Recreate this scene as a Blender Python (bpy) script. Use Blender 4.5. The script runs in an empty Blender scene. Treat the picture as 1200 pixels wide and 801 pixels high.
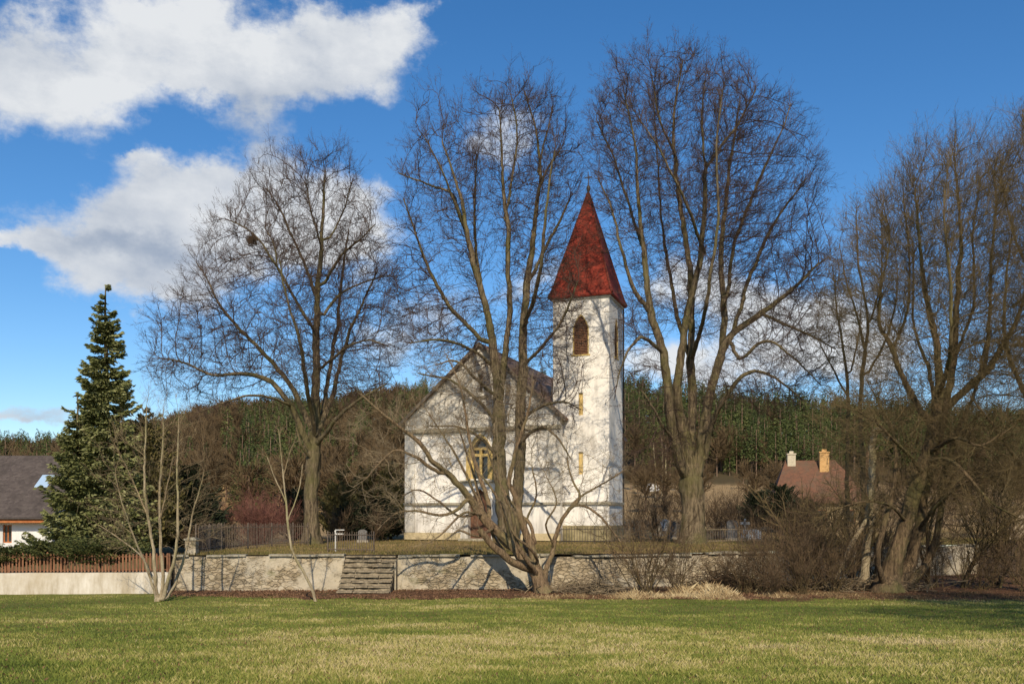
import bpy, math, random
import numpy as np
from mathutils import Vector

# ---------------------------------------------------------------- camera, sky, sun, exposure
SC = bpy.context.scene
F = 1050.0            # focal length in photo pixels (photo 1200 x 801)
HY = 605.0            # horizon row of the photo; the eye is the origin, z = 0
R = math.radians
SUN_EL, SUN_AZ = 36.0, -1.5     # sun straight behind the camera

cam_d = bpy.data.cameras.new('camera')
cam = bpy.data.objects.new('camera', cam_d)
SC.collection.objects.link(cam)
cam.location = (0, 0, 0)
cam.rotation_euler = (R(90), 0, 0)
cam_d.sensor_width = 36
cam_d.lens = 36 * F / 1200
cam_d.shift_y = (HY - 400.5) / 1200
cam_d.clip_start = 0.2
cam_d.clip_end = 9000
SC.camera = cam

def aze(x, y):
    a = math.atan((x - 600) / F)
    return a, math.atan((HY - y) / F * math.cos(a))

world = bpy.data.worlds.new('World')
SC.world = world
world.use_nodes = True
NT = world.node_tree
for n in list(NT.nodes): NT.nodes.remove(n)
def wn(t, **kw):
    n = NT.nodes.new(t)
    for k, v in kw.items(): setattr(n, k, v)
    return n
def wl(a, b): NT.links.new(a, b)
def wm(op, a, b=None, c=None, clamp=False):
    n = wn('ShaderNodeMath', operation=op, use_clamp=clamp)
    for i, v in enumerate((a, b, c)):
        if v is None: continue
        if isinstance(v, (int, float)): n.inputs[i].default_value = v
        else: wl(v, n.inputs[i])
    return n.outputs[0]
sky = wn('ShaderNodeTexSky', sky_type='NISHITA')
sky.sun_disc = False
sky.sun_elevation = R(SUN_EL)
sky.sun_rotation = R(180 + SUN_AZ)
sky.altitude = 500; sky.air_density = 1.0; sky.dust_density = 0.7; sky.ozone_density = 2.5
hs = wn('ShaderNodeHueSaturation'); hs.inputs['Saturation'].default_value = 1.30
hs.inputs['Hue'].default_value = .502
wl(sky.outputs[0], hs.inputs['Color'])
tc = wn('ShaderNodeTexCoord')
sep = wn('ShaderNodeSeparateXYZ'); wl(tc.outputs['Generated'], sep.inputs[0])
az = wm('ARCTAN2', sep.outputs[0], sep.outputs[1])
el = wm('ARCSINE', sep.outputs[2])
comb = wn('ShaderNodeCombineXYZ'); wl(az, comb.inputs[0]); wl(el, comb.inputs[1])
def noise(scale, detail, rough, off=(0, 0, 0), squash=1.6):
    m = wn('ShaderNodeMapping'); m.inputs['Location'].default_value = off
    m.inputs['Scale'].default_value = (1, squash, 1)
    wl(comb.outputs[0], m.inputs[0])
    n = wn('ShaderNodeTexNoise'); n.inputs['Scale'].default_value = scale
    n.inputs['Detail'].default_value = detail; n.inputs['Roughness'].default_value = rough
    wl(m.outputs[0], n.inputs['Vector']); return n
warp = noise(5, 3, .55, (3, 1, 2), 1.2)
wv = wn('ShaderNodeVectorMath', operation='SUBTRACT'); wl(warp.outputs['Color'], wv.inputs[0]); wv.inputs[1].default_value = (.5, .5, .5)
wv2 = wn('ShaderNodeVectorMath', operation='SCALE'); wl(wv.outputs[0], wv2.inputs[0]); wv2.inputs['Scale'].default_value = .10
warpb = noise(26, 6, .65, (8, 4, 2), 1.2)
wvb = wn('ShaderNodeVectorMath', operation='SUBTRACT'); wl(warpb.outputs['Color'], wvb.inputs[0]); wvb.inputs[1].default_value = (.5, .5, .5)
wvb2 = wn('ShaderNodeVectorMath', operation='SCALE'); wl(wvb.outputs[0], wvb2.inputs[0]); wvb2.inputs['Scale'].default_value = .05
pos0 = wn('ShaderNodeVectorMath', operation='ADD'); wl(comb.outputs[0], pos0.inputs[0]); wl(wv2.outputs[0], pos0.inputs[1])
pos = wn('ShaderNodeVectorMath', operation='ADD'); wl(pos0.outputs[0], pos.inputs[0]); wl(wvb2.outputs[0], pos.inputs[1])
flat = wn('ShaderNodeVectorMath', operation='MULTIPLY'); wl(pos.outputs[0], flat.inputs[0]); flat.inputs[1].default_value = (1, 1, 0)
def blob(x, y, rx, ry, amp, rot=0):
    a, e = aze(x, y)
    s = wn('ShaderNodeVectorMath', operation='SUBTRACT'); wl(flat.outputs[0], s.inputs[0]); s.inputs[1].default_value = (a, e, 0)
    v = s.outputs[0]
    if rot:
        r = wn('ShaderNodeVectorRotate', rotation_type='Z_AXIS'); wl(v, r.inputs['Vector']); r.inputs['Angle'].default_value = -R(rot); v = r.outputs[0]
    m = wn('ShaderNodeVectorMath', operation='MULTIPLY'); wl(v, m.inputs[0]); m.inputs[1].default_value = (F / rx, F / ry, 0)
    l = wn('ShaderNodeVectorMath', operation='LENGTH'); wl(m.outputs[0], l.inputs[0])
    mr = wn('ShaderNodeMapRange', interpolation_type='SMOOTHSTEP'); wl(l.outputs['Value'], mr.inputs['Value'])
    mr.inputs['From Min'].default_value = 0.1; mr.inputs['From Max'].default_value = 1.45
    mr.inputs['To Min'].default_value = amp; mr.inputs['To Max'].default_value = 0
    return mr.outputs[0]
def addup(bs):
    t = bs[0]
    for b in bs[1:]: t = wm('ADD', t, b)
    return t
#             x    y    rx   ry  amp
mask = addup([blob(*b) for b in [
    (60, 105, 85, 60, .95), (170, 60, 120, 62, .9), (290, 45, 120, 55, .85), (420, 55, 90, 48, .95), (330, 110, 75, 38, .7),
    (310, 165, 36, 34, .42), (20, 60, 60, 45, .35), (475, 40, 40, 30, .4),
    (115, 285, 85, 44, .9), (200, 240, 100, 50, 1.1), (185, 315, 100, 42, .85), (340, 250, 120, 70, 1.1), (140, 350, 90, 30, .55), (270, 330, 80, 60, .6),
    (25, 290, 45, 12, .5), (165, 195, 26, 9, .33), (410, 260, 60, 50, .5),
    (585, 155, 75, 36, .8), (640, 325, 60, 36, .65), (520, 345, 90, 36, .65), (470, 400, 90, 40, .55),
    (830, 335, 85, 42, .85), (960, 365, 110, 48, 1.0), (890, 425, 170, 44, .9), (760, 440, 70, 24, .42), (1010, 420, 80, 34, .5),
    (22, 494, 50, 16, .9), (80, 505, 50, 10, .3), (600, 430, 90, 22, .35)]])
n1 = noise(8, 13, .64)
n2 = noise(4.0, 4, .55, (7, 3, 0))
body = wm('MULTIPLY_ADD', wm('SUBTRACT', n1.outputs[0], .5), 2.3, wm('MULTIPLY', wm('MINIMUM', mask, 1.15), 1.15))
dens = wm('SUBTRACT', body, .36)
cov = wn('ShaderNodeMapRange', interpolation_type='SMOOTHSTEP'); wl(dens, cov.inputs['Value'])
cov.inputs['From Min'].default_value = 0; cov.inputs['From Max'].default_value = .80
cover = wm('MULTIPLY', cov.outputs[0], .97)
shade = addup([blob(*b) for b in [(150, 302, 100, 16, .42), (330, 100, 120, 30, .4), (310, 160, 50, 40, .6), (90, 60, 70, 20, .2), (230, 335, 70, 25, .4), (500, 360, 60, 20, .3)]])
sh = wm('MULTIPLY_ADD', wm('SUBTRACT', .53, n2.outputs[0]), 2.2, wm('MULTIPLY_ADD', wm('SUBTRACT', .55, n1.outputs[0]), 1.6, shade), clamp=True)
ccol = wn('ShaderNodeMix', data_type='RGBA'); wl(sh, ccol.inputs[0])
ccol.inputs[6].default_value = (.80, .82, .84, 1); ccol.inputs[7].default_value = (.30, .37, .49, 1)
bg1 = wn('ShaderNodeBackground'); wl(hs.outputs[0], bg1.inputs[0]); bg1.inputs[1].default_value = .145
bg2 = wn('ShaderNodeBackground'); wl(ccol.outputs[2], bg2.inputs[0]); bg2.inputs[1].default_value = 1.0
mixs = wn('ShaderNodeMixShader'); wl(cover, mixs.inputs[0]); wl(bg1.outputs[0], mixs.inputs[1]); wl(bg2.outputs[0], mixs.inputs[2])
wo = wn('ShaderNodeOutputWorld'); wl(mixs.outputs[0], wo.inputs[0])

sun_d = bpy.data.lights.new('sun', 'SUN')
sun_d.energy = 5.0; sun_d.angle = R(.53); sun_d.color = (1.0, .86, .66)
sun = bpy.data.objects.new('sun', sun_d); SC.collection.objects.link(sun)
_l = Vector((math.sin(R(SUN_AZ)) * math.cos(R(SUN_EL)), math.cos(R(SUN_AZ)) * math.cos(R(SUN_EL)), -math.sin(R(SUN_EL))))
sun.rotation_euler = _l.to_track_quat('-Z', 'Y').to_euler()
sun.location = (-5, -60, 50)
SC.view_settings.view_transform = 'Standard'
SC.view_settings.look = 'None'
SC.view_settings.exposure = 0.0
SC.view_settings.gamma = 1
SC.cycles.max_bounces = 5
SC.cycles.transparent_max_bounces = 8

# ---------------------------------------------------------------- helpers
COL = SC.collection
def W(x, y, d):
    """world point seen at photo pixel x, y at distance d"""
    return np.array([(x - 600) / F * d, d, (HY - y) / F * d])

def tag(o, label=None, cat=None, group=None, kind=None):
    if label: o['label'] = label
    if cat: o['category'] = cat
    if group: o['group'] = group
    if kind: o['kind'] = kind
    return o

def thing(name, label, cat, loc=(0, 0, 0), rz=0, group=None):
    o = bpy.data.objects.new(name, None); COL.objects.link(o)
    o.location = loc; o.rotation_euler = (0, 0, rz); o.empty_display_size = .3
    return tag(o, label, cat, group)

class MB:
    def __init__(s): s.v = []; s.f = []; s.n = 0; s.mi = []
    def add(s, verts, faces, mi=0):
        verts = np.asarray(verts, float).reshape(-1, 3); faces = np.asarray(faces, int)
        s.v.append(verts); s.f.append((faces + s.n)); s.n += len(verts); s.mi.append(np.full(len(faces), mi))
    def poly(s, pts, mi=0):
        s.v.append(np.asarray(pts, float)); s.f.append(np.arange(len(pts))[None] + s.n); s.n += len(pts); s.mi.append(np.array([mi]))
    def box(s, x0, x1, y0, y1, z0, z1, mi=0):
        v = [(x, y, z) for z in (z0, z1) for y in (y0, y1) for x in (x0, x1)]
        s.add(v, [(0, 2, 3, 1), (4, 5, 7, 6), (0, 1, 5, 4), (2, 6, 7, 3), (0, 4, 6, 2), (1, 3, 7, 5)], mi)
    def obox(s, A, B, w, z0, z1, mi=0):
        """box standing on the line A-B (2D), width w"""
        A = np.array(A[:2], float); B = np.array(B[:2], float); d = B - A; d /= np.linalg.norm(d); n = np.array([-d[1], d[0]]) * w / 2
        q = [A - n, B - n, B + n, A + n]
        v = [(p[0], p[1], z) for z in (z0, z1) for p in q]
        s.add(v, [(0, 3, 2, 1), (4, 5, 6, 7), (0, 1, 5, 4), (1, 2, 6, 5), (2, 3, 7, 6), (3, 0, 4, 7)], mi)
    def prism(s, outline, y0, y1, mi=0):
        """outline in x,z (counter-clockwise seen from -y) extruded along y"""
        n = len(outline)
        a = [(x, y0, z) for x, z in outline]; b = [(x, y1, z) for x, z in outline]
        s.poly(a, mi); s.poly(b[::-1], mi)
        s.add(a + b, [((i + 1) % n, i, i + n, (i + 1) % n + n) for i in range(n)], mi)
    def build(s, name, mats, parent=None, loc=None, rz=0, smooth=False, attr=None):
        m = bpy.data.meshes.new(name)
        V = np.concatenate(s.v) if s.v else np.zeros((0, 3))
        counts = np.concatenate([np.full(len(f), f.shape[1]) for f in s.f]) if s.f else np.zeros(0, int)
        loops = np.concatenate([f.ravel() for f in s.f]) if s.f else np.zeros(0, int)
        m.vertices.add(len(V)); m.vertices.foreach_set('co', V.astype(np.float32).ravel())
        m.loops.add(len(loops)); m.loops.foreach_set('vertex_index', loops.astype(np.int32))
        m.polygons.add(len(counts))
        st = np.concatenate([[0], np.cumsum(counts)[:-1]]) if len(counts) else counts
        m.polygons.foreach_set('loop_start', st.astype(np.int32))
        m.polygons.foreach_set('material_index', np.concatenate(s.mi).astype(np.int32))
        m.polygons.foreach_set('use_smooth', np.full(len(counts), bool(smooth)))
        if attr is not None:
            at = m.attributes.new('tint', 'FLOAT', 'POINT'); at.data.foreach_set('value', np.asarray(attr, np.float32))
        m.update(calc_edges=True)
        m.validate(verbose=False)
        for q in (mats if isinstance(mats, (list, tuple)) else [mats]): m.materials.append(q)
        o = bpy.data.objects.new(name, m); COL.objects.link(o)
        if parent is not None: o.parent = parent
        if loc is not None: o.location = loc
        if rz: o.rotation_euler = (0, 0, rz)
        return o

def unit(v):
    return v / np.maximum(np.linalg.norm(v, axis=-1, keepdims=True), 1e-9)

def prisms(A, B, ra, rb, k=3):
    """independent tapered prisms A->B, returns verts, faces"""
    n = len(A)
    d = unit(B - A)
    ref = np.where(np.abs(d[:, 2:3]) > .9, np.array([[1., 0, 0]]), np.array([[0, 0, 1.]]))
    u = unit(np.cross(d, ref)); w = np.cross(d, u)
    ang = np.arange(k) * 2 * np.pi / k
    ring = u[:, None] * np.cos(ang)[None, :, None] + w[:, None] * np.sin(ang)[None, :, None]
    va = A[:, None] + ring * ra[:, None, None]; vb = B[:, None] + ring * rb[:, None, None]
    V = np.concatenate([va, vb], 1).reshape(-1, 3)
    base = (np.arange(n) * 2 * k)[:, None, None]
    i = np.arange(k); j = (i + 1) % k
    f = np.stack([i, j, j + k, i + k], 1)[None] + base
    return V, f.reshape(-1, 4)

def tube(pts, rad, k=8, rng=None, rough=0, caps=True):
    """smooth tapered tube along a polyline"""
    pts = np.asarray(pts, float); rad = np.asarray(rad, float); n = len(pts)
    t = np.gradient(pts, axis=0); t = unit(t)
    u = np.cross(t[0], [0.3, .9, .1] if abs(t[0][2]) > .8 else [0, 0, 1.]); u /= np.linalg.norm(u)
    ang = np.arange(k) * 2 * np.pi / k
    V = np.zeros((n, k, 3))
    flute = np.ones(k)
    if rough and rng is not None: flute = 1 + rough * rng.normal(size=k)
    for i in range(n):
        u = u - t[i] * np.dot(u, t[i]); u /= np.linalg.norm(u); w = np.cross(t[i], u)
        rr = rad[i] * flute
        if rough and rng is not None:
            flute = 1 + (flute - 1) * .85 + rough * .5 * rng.normal(size=k); rr = rad[i] * flute
        V[i] = pts[i] + rr[:, None] * (np.cos(ang)[:, None] * u + np.sin(ang)[:, None] * w)
    i = np.arange(k); j = (i + 1) % k
    f = np.concatenate([np.stack([i + a * k, j + a * k, j + (a + 1) * k, i + (a + 1) * k], 1) for a in range(n - 1)])
    return V.reshape(-1, 3), f

def catmull(P, step):
    P = np.asarray(P, float)
    if len(P) == 2:
        n = max(2, int(np.linalg.norm(P[1, :3] - P[0, :3]) / step) + 1)
        return P[0] + (P[1] - P[0]) * np.linspace(0, 1, n)[:, None]
    Q = np.concatenate([[2 * P[0] - P[1]], P, [2 * P[-1] - P[-2]]])
    out = []
    for i in range(1, len(Q) - 2):
        n = max(1, int(np.linalg.norm(Q[i + 1, :3] - Q[i, :3]) / step))
        t = (np.arange(n) / n)[:, None]
        out.append(.5 * ((2 * Q[i]) + (-Q[i - 1] + Q[i + 1]) * t + (2 * Q[i - 1] - 5 * Q[i] + 4 * Q[i + 1] - Q[i + 2]) * t ** 2 + (-Q[i - 1] + 3 * Q[i] - 3 * Q[i + 1] + Q[i + 2]) * t ** 3))
    out.append(P[-1:])
    return np.concatenate(out)

_rn = np.random.RandomState(5)
_tab = _rn.rand(64, 64)
def vnoise(x, y):
    x = np.asarray(x, float); y = np.asarray(y, float)
    xi = np.floor(x).astype(int); yi = np.floor(y).astype(int); fx = x - xi; fy = y - yi
    fx = fx * fx * (3 - 2 * fx); fy = fy * fy * (3 - 2 * fy)
    g = lambda a, b: _tab[a % 64, b % 64]
    return (g(xi, yi) * (1 - fx) + g(xi + 1, yi) * fx) * (1 - fy) + (g(xi, yi + 1) * (1 - fx) + g(xi + 1, yi + 1) * fx) * fy
def fbm(x, y, o=4):
    s = 0; a = .5
    for i in range(o):
        s = s + a * vnoise(x * 2 ** i + 17.3 * i, y * 2 ** i + 9.1 * i); a *= .5
    return s

# ---------------------------------------------------------------- materials
class Mat:
    def __init__(s, name, rough=.85, spec=.3):
        s.m = bpy.data.materials.new(name); s.m.use_nodes = True; s.t = s.m.node_tree
        s.b = s.t.nodes['Principled BSDF']; s.b.inputs['Roughness'].default_value = rough
        s.b.inputs['Specular IOR Level'].default_value = spec
        s.tc = s.t.nodes.new('ShaderNodeTexCoord')
    def n(s, t, **kw):
        q = s.t.nodes.new(t)
        for k, v in kw.items(): setattr(q, k, v)
        return q
    def l(s, a, b): s.t.links.new(a, b)
    def vec(s, scale=(1, 1, 1), coord='Object', loc=(0, 0, 0)):
        m = s.n('ShaderNodeMapping'); m.inputs['Scale'].default_value = scale; m.inputs['Location'].default_value = loc
        s.l(s.tc.outputs[coord], m.inputs[0]); return m.outputs[0]
    def noise(s, scale, detail=4, rough=.6, vec=None):
        q = s.n('ShaderNodeTexNoise'); q.inputs['Scale'].default_value = scale; q.inputs['Detail'].default_value = detail
        q.inputs['Roughness'].default_value = rough
        s.l(vec if vec is not None else s.vec(), q.inputs['Vector']); return q.outputs[0]
    def ramp(s, fac, stops):
        r = s.n('ShaderNodeValToRGB'); e = r.color_ramp.elements
        while len(e) < len(stops): e.new(.5)
        for i, (p, c) in enumerate(stops): e[i].position = p; e[i].color = (*c, 1)
        s.l(fac, r.inputs[0]); return r.outputs[0]
    def mix(s, fac, a, b, mode='MIX'):
        q = s.n('ShaderNodeMix', data_type='RGBA', blend_type=mode)
        for i, v in ((0, fac), (6, a), (7, b)):
            if isinstance(v, (int, float)): q.inputs[i].default_value = v
            elif isinstance(v, tuple): q.inputs[i].default_value = (*v, 1)
            else: s.l(v, q.inputs[i])
        return q.outputs[2]
    def maprange(s, v, a, b, c=0, d=1):
        q = s.n('ShaderNodeMapRange'); s.l(v, q.inputs[0])
        for i, x in zip((1, 2, 3, 4), (a, b, c, d)): q.inputs[i].default_value = x
        return q.outputs[0]
    def color(s, c):
        if isinstance(c, tuple): s.b.inputs['Base Color'].default_value = (*c, 1)
        else: s.l(c, s.b.inputs['Base Color'])
        return s
    def bump(s, h, strength=.5, dist=.05):
        q = s.n('ShaderNodeBump'); q.inputs['Strength'].default_value = strength; q.inputs['Distance'].default_value = dist
        s.l(h, q.inputs['Height']); s.l(q.outputs[0], s.b.inputs['Normal']); return s

def simple(name, c1, c2, scale=6, rough=.85, bump=.3, dist=.02, detail=5, spec=.25, stretch=(1, 1, 1)):
    M = Mat(name, rough, spec)
    f = M.noise(scale, detail, .65, M.vec(stretch))
    M.color(M.ramp(f, [(.3, c1), (.7, c2)]))
    if bump: M.bump(f, bump, dist)
    return M.m

def bark(name, dark, light, moss=None, scale=3.0, mossamt=.5):
    M = Mat(name, .95, .15)
    f = M.noise(scale * 3, 8, .75, M.vec((1, 1, .16)))
    c = M.ramp(f, [(.38, dark), (.60, light)])
    if moss:
        g = M.noise(.55, 4, .6)
        c = M.mix(M.maprange(g, .5 - .1 * mossamt, .62, 0, .75), c, moss)
    M.color(c); M.bump(f, 1.0, .12); return M.m

M_lime = bark('lime_bark', (.038, .028, .018), (.22, .17, .105), (.115, .105, .04), 2.5, .6)
M_limetw = simple('lime_twigs', (.034, .021, .016), (.085, .054, .037), 1.2, bump=0)
M_old = bark('old_bark', (.07, .045, .027), (.31, .215, .125), (.20, .17, .08), 5, .4)
M_oldtw = simple('pale_twigs', (.12, .09, .055), (.26, .2, .12), 1.5, bump=0)
M_alder = bark('alder_bark', (.04, .028, .017), (.20, .14, .08), (.13, .12, .045), 3, .4)
M_aldertw = simple('alder_twigs', (.055, .04, .018), (.15, .108, .048), 1.5, bump=0)
M_pale = bark('pale_bark', (.22, .17, .10), (.46, .38, .25), (.28, .26, .12), 3, .2)
M_paletw = simple('ash_twigs', (.14, .10, .06), (.30, .23, .13), 2, bump=0)
M_brush = simple('brushwood', (.035, .023, .013), (.145, .095, .052), 3, bump=0)
M_redbrush = simple('red_twigs', (.11, .045, .035), (.21, .095, .07), 3, bump=0)
# ---------------------------------------------------------------- terrain
WP = [(-420, 37.5), (-60, 38.6), (198, 39.4), (205, 40.2), (405, 40.6), (465, 40.6), (640, 41.0), (850, 43.2), (950, 47), (1050, 52), (1140, 57), (1300, 64), (1700, 80), (3000, 90)]
WU = np.array([(p - 600) / F for p, d in WP]); WD = np.array([d for p, d in WP])
def wall_d(u): return np.interp(u, WU, WD)
def z_field(X, Y):
    z = np.interp(Y, [-60, -10, 0, 9.4, 20, 34, 38, 70], [-1.2, -1.5, -1.62, -1.76, -2.44, -3.28, -3.36, -3.4])
    b = (fbm(X * .22 + 40, Y * .30 + 40, 4) - .47) * .20 + (fbm(X * 1.3 + 9, Y * 1.3 + 9, 3) - .44) * .05
    w = np.clip((Y - 5) / 4, 0, 1) * np.clip((41 - Y) / 4, .15, 1)
    return z + b * w * np.clip(Y / 25, .35, 1) - .25 * np.clip((X - 14) / 14, 0, 1) * np.clip((Y - 30) / 10, 0, 1)
SKX = [-900, -100, 0, 60, 160, 200, 240, 300, 360, 420, 480, 540, 650, 735, 850, 950, 1050, 1200, 1300, 2200]
SKY = [500, 507, 508, 512, 490, 478, 466, 458, 460, 450, 444, 440, 446, 454, 464, 471, 480, 492, 495, 500]
def z_back(X, Y):
    """the churchyard terrace, the gardens and the hills behind"""
    u = X / np.maximum(Y, 1); px = u * F + 600
    near = np.where(X < -15.6, -2.55, -1.73)
    near = np.where(X < -15.6, near + np.clip((Y - 44) / 12, 0, 1) * .45, near)
    right = np.clip((px - 520) / 160, 0, 1)
    zt = (605 - np.interp(px, SKX, SKY)) / F * 320 - 12
    lf = np.interp(Y, [0, 72, 150], [0, 0, 1.4]) + np.clip((Y - 150) / 170, 0, 1) ** .9 * (zt - .2)
    rg = np.interp(Y, [0, 72, 110, 180, 250], [0, 0, 2.2, 6.6, 11.0]) + np.clip((Y - 250) / 70, 0, 1) * (zt - 9.3)
    far = lf * (1 - right) + rg * right
    bump = (fbm(X * .3 + 3, Y * .3 + 5, 3) - .44) * np.interp(Y, [38, 41, 60, 150, 400], [0, .02, .16, .8, 3])
    return near + far + bump

def grid_faces(nr, ncl):
    i = np.arange(nr - 1)[:, None] * ncl + np.arange(ncl - 1)[None]
    return np.stack([i, i + 1, i + ncl + 1, i + ncl], -1).reshape(-1, 4)

Mg = Mat('meadow_soil', .95, .1)
_v = Mg.vec()
_a = Mg.noise(.35, 5, .6, _v); _b = Mg.noise(9, 6, .7, _v)
_c = Mg.mix(Mg.maprange(_a, .42, .62), (.10, .125, .02), (.17, .165, .035))
_c = Mg.mix(Mg.maprange(_b, .35, .7), _c, (.17, .16, .05)); Mg.color(_c); Mg.bump(_b, .8, .06); M_field = Mg.m
Mg = Mat('terrace_turf', .95, .1)
_v = Mg.vec(); _a = Mg.noise(.25, 5, .65, _v); _b = Mg.noise(5, 6, .7, _v); _f = Mg.noise(.02, 3, .5, _v)
_c = Mg.mix(Mg.maprange(_a, .4, .6), (.085, .075, .022), (.16, .105, .045))
_c = Mg.mix(Mg.maprange(_b, .4, .7), _c, (.23, .17, .085)); 
_s = Mg.n('ShaderNodeSeparateXYZ'); Mg.l(_v, _s.inputs[0])
_c = Mg.mix(Mg.maprange(_s.outputs[1], 66, 90), _c, Mg.mix(Mg.maprange(_b, .3, .7), (.20, .13, .06), (.42, .30, .15)))
_c = Mg.mix(Mg.maprange(_s.outputs[1], 225, 250), _c, (.07, .055, .03))
Mg.color(_c); Mg.bump(_b, .8, .08); M_terr = Mg.m

xs = np.unique(np.concatenate([np.linspace(-22, 34, 260), np.linspace(-160, -22, 50), np.linspace(34, 180, 50)]))
ys = np.unique(np.concatenate([np.linspace(-60, 7, 16), np.linspace(7, 42, 260), np.linspace(42, 85, 22)]))
XX, YY = np.meshgrid(xs, ys)
mb = MB(); mb.add(np.stack([XX, YY, z_field(XX, YY)], -1), grid_faces(len(ys), len(xs)))
tag(mb.build('meadow', M_field, smooth=True), kind='structure')

us = np.unique(np.concatenate([np.linspace(-.62, .62, 260), np.linspace(-3, -.62, 30), np.linspace(.62, 3, 30)]))
offs = np.unique(np.concatenate([np.linspace(0, 30, 50), np.geomspace(30, 300, 60), np.geomspace(300, 5000, 12)]))
UU, OO = np.meshgrid(us, offs); DD = wall_d(UU) + .18 + OO
XX = UU * DD; ZZ = z_back(XX, np.minimum(DD, 420)) - np.maximum(DD - 420, 0) * .03
mb = MB(); mb.add(np.stack([XX, DD, ZZ], -1), grid_faces(len(offs), len(us)))
tag(mb.build('ground', M_terr, smooth=True), kind='structure')

# fallen leaves along the foot of the wall: a thin sheet with a ragged near edge
Ml = Mat('leaf_litter', .95, .1); _v = Ml.vec(); _b = Ml.noise(14, 8, .75, _v); _a = Ml.noise(1.1, 4, .6, _v)
Ml.color(Ml.mix(Ml.maprange(_a, .5, .7), Ml.ramp(_b, [(.3, (.050, .027, .016)), (.55, (.13, .068, .038)), (.75, (.25, .16, .09))]), (.08, .07, .025)))
Ml.bump(_b, 1, .06); M_litter = Ml.m
us = np.linspace((196 - 600) / F, 1.1, 700); rows = 16
far = wall_d(us) + .1
near = 36.9 + (fbm(us * 40 + 5, us * 0 + 3, 4) - .5) * 2.6 - np.clip((us - .1) * 5, 0, 1) * 1.2 + np.clip((-.24 - us) * 30, 0, 1) * 1.4
T = np.linspace(0, 1, rows)[:, None]; DD = near + (far - near) * T; XX = us * DD
ZL = z_field(XX, DD) + .03 * np.minimum(1, T * 6 * (1 - T) + .15) + .10 * fbm(XX * 1.1, DD * 1.1, 3) * np.sin(T * 3.1)
mb = MB(); mb.add(np.stack([XX, DD, ZL], -1), grid_faces(rows, len(us)))
tag(mb.build('leaf_litter', M_litter, smooth=True), kind='structure')

# ---------------------------------------------------------------- grass blades
Mb = Mat('grass_blades', .6, .3)
_at = Mb.n('ShaderNodeAttribute', attribute_name='tint')
Mb.color(Mb.ramp(_at.outputs['Fac'], [(0, (.055, .082, .011)), (.4, (.135, .170, .025)), (.62, (.24, .235, .052)), (.85, (.40, .34, .13)), (1, (.46, .37, .20))]))
Mb.b.inputs['Transmission Weight'].default_value = 0
M_blade = Mb.m
Md = Mat('dead_grass', .8, .15); _at = Md.n('ShaderNodeAttribute', attribute_name='tint')
Md.color(Md.ramp(_at.outputs['Fac'], [(0, (.07, .045, .022)), (.45, (.20, .13, .065)), (.75, (.38, .28, .145)), (1, (.50, .40, .23))])); M_dead = Md.m
Md = Mat('churchyard_blades', .8, .15); _at = Md.n('ShaderNodeAttribute', attribute_name='tint')
Md.color(Md.ramp(_at.outputs['Fac'], [(0, (.075, .075, .018)), (.4, (.15, .125, .04)), (.7, (.22, .155, .065)), (1, (.30, .21, .10))])); M_cyb = Md.m
def blades(name, X, Y, Z, h, w, tint, mat, label, cat, lean=.5, seed=1):
    rng = np.random.RandomState(seed); n = len(X)
    a = rng.rand(n) * 6.283; sx, sy = np.cos(a) * w / 2, np.sin(a) * w / 2
    b = rng.rand(n) * 6.283; lx, ly = np.cos(b) * h * lean * rng.rand(n), np.sin(b) * h * lean * rng.rand(n)
    P0 = np.stack([X - sx, Y - sy, Z - .01], -1); P1 = np.stack([X + sx, Y + sy, Z - .01], -1)
    P2 = np.stack([X + sx * .7 + lx * .35, Y + sy * .7 + ly * .35, Z + h * .6], -1); P3 = np.stack([X + lx, Y + ly, Z + h], -1)
    V = np.stack([P0, P1, P2, P3], 1).reshape(-1, 3)
    f = np.arange(n * 4).reshape(n, 4); m = MB(); m.add(V, f)
    o = m.build(name, mat, attr=np.repeat(tint, 4)); return tag(o, label, cat, kind='stuff')
rng = np.random.RandomState(7)
n = 420000
d = 8.2 * (38.5 / 8.2) ** (rng.rand(n) ** 1.0)
u = rng.uniform(-.64, .64, n); X = u * d; Y = d
edge = np.interp(u, [-.6, -.39, -.37, 1], [39, 39, 36.9, 36.4]) + (fbm(u * 40 + 5, u * 0 + 3, 4) - .5) * 2.6
k = (Y < edge); X, Y, d = X[k], Y[k], d[k]; n = len(X)
patch = fbm(X * .45 + 3, Y * .45 + 8, 4); fine = fbm(X * 2.2, Y * 2.2, 3)
tint = np.clip((patch - .47) * 1.0 + (fbm(X * .12 + 50, Y * .16 + 2, 2) - .37) * 1.1 + (fine - .44) * .7 + .40 + rng.normal(size=n) * .15 + np.clip((Y - 33) / 5, 0, 1) * .15, 0, 1)
tuft = fbm(X * 1.4 + 20, Y * 1.4 + 4, 3)
h = (.018 + .040 * rng.rand(n) + .045 * np.clip(tuft - .45, 0, 1) * 2) * (.8 + tint * .5)
blades('grass', X, Y, z_field(X, Y), h, .0045 * (d / 9) ** .85, tint, M_blade, 'short winter grass of the meadow with straw coloured patches', 'grass', .8)
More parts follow.
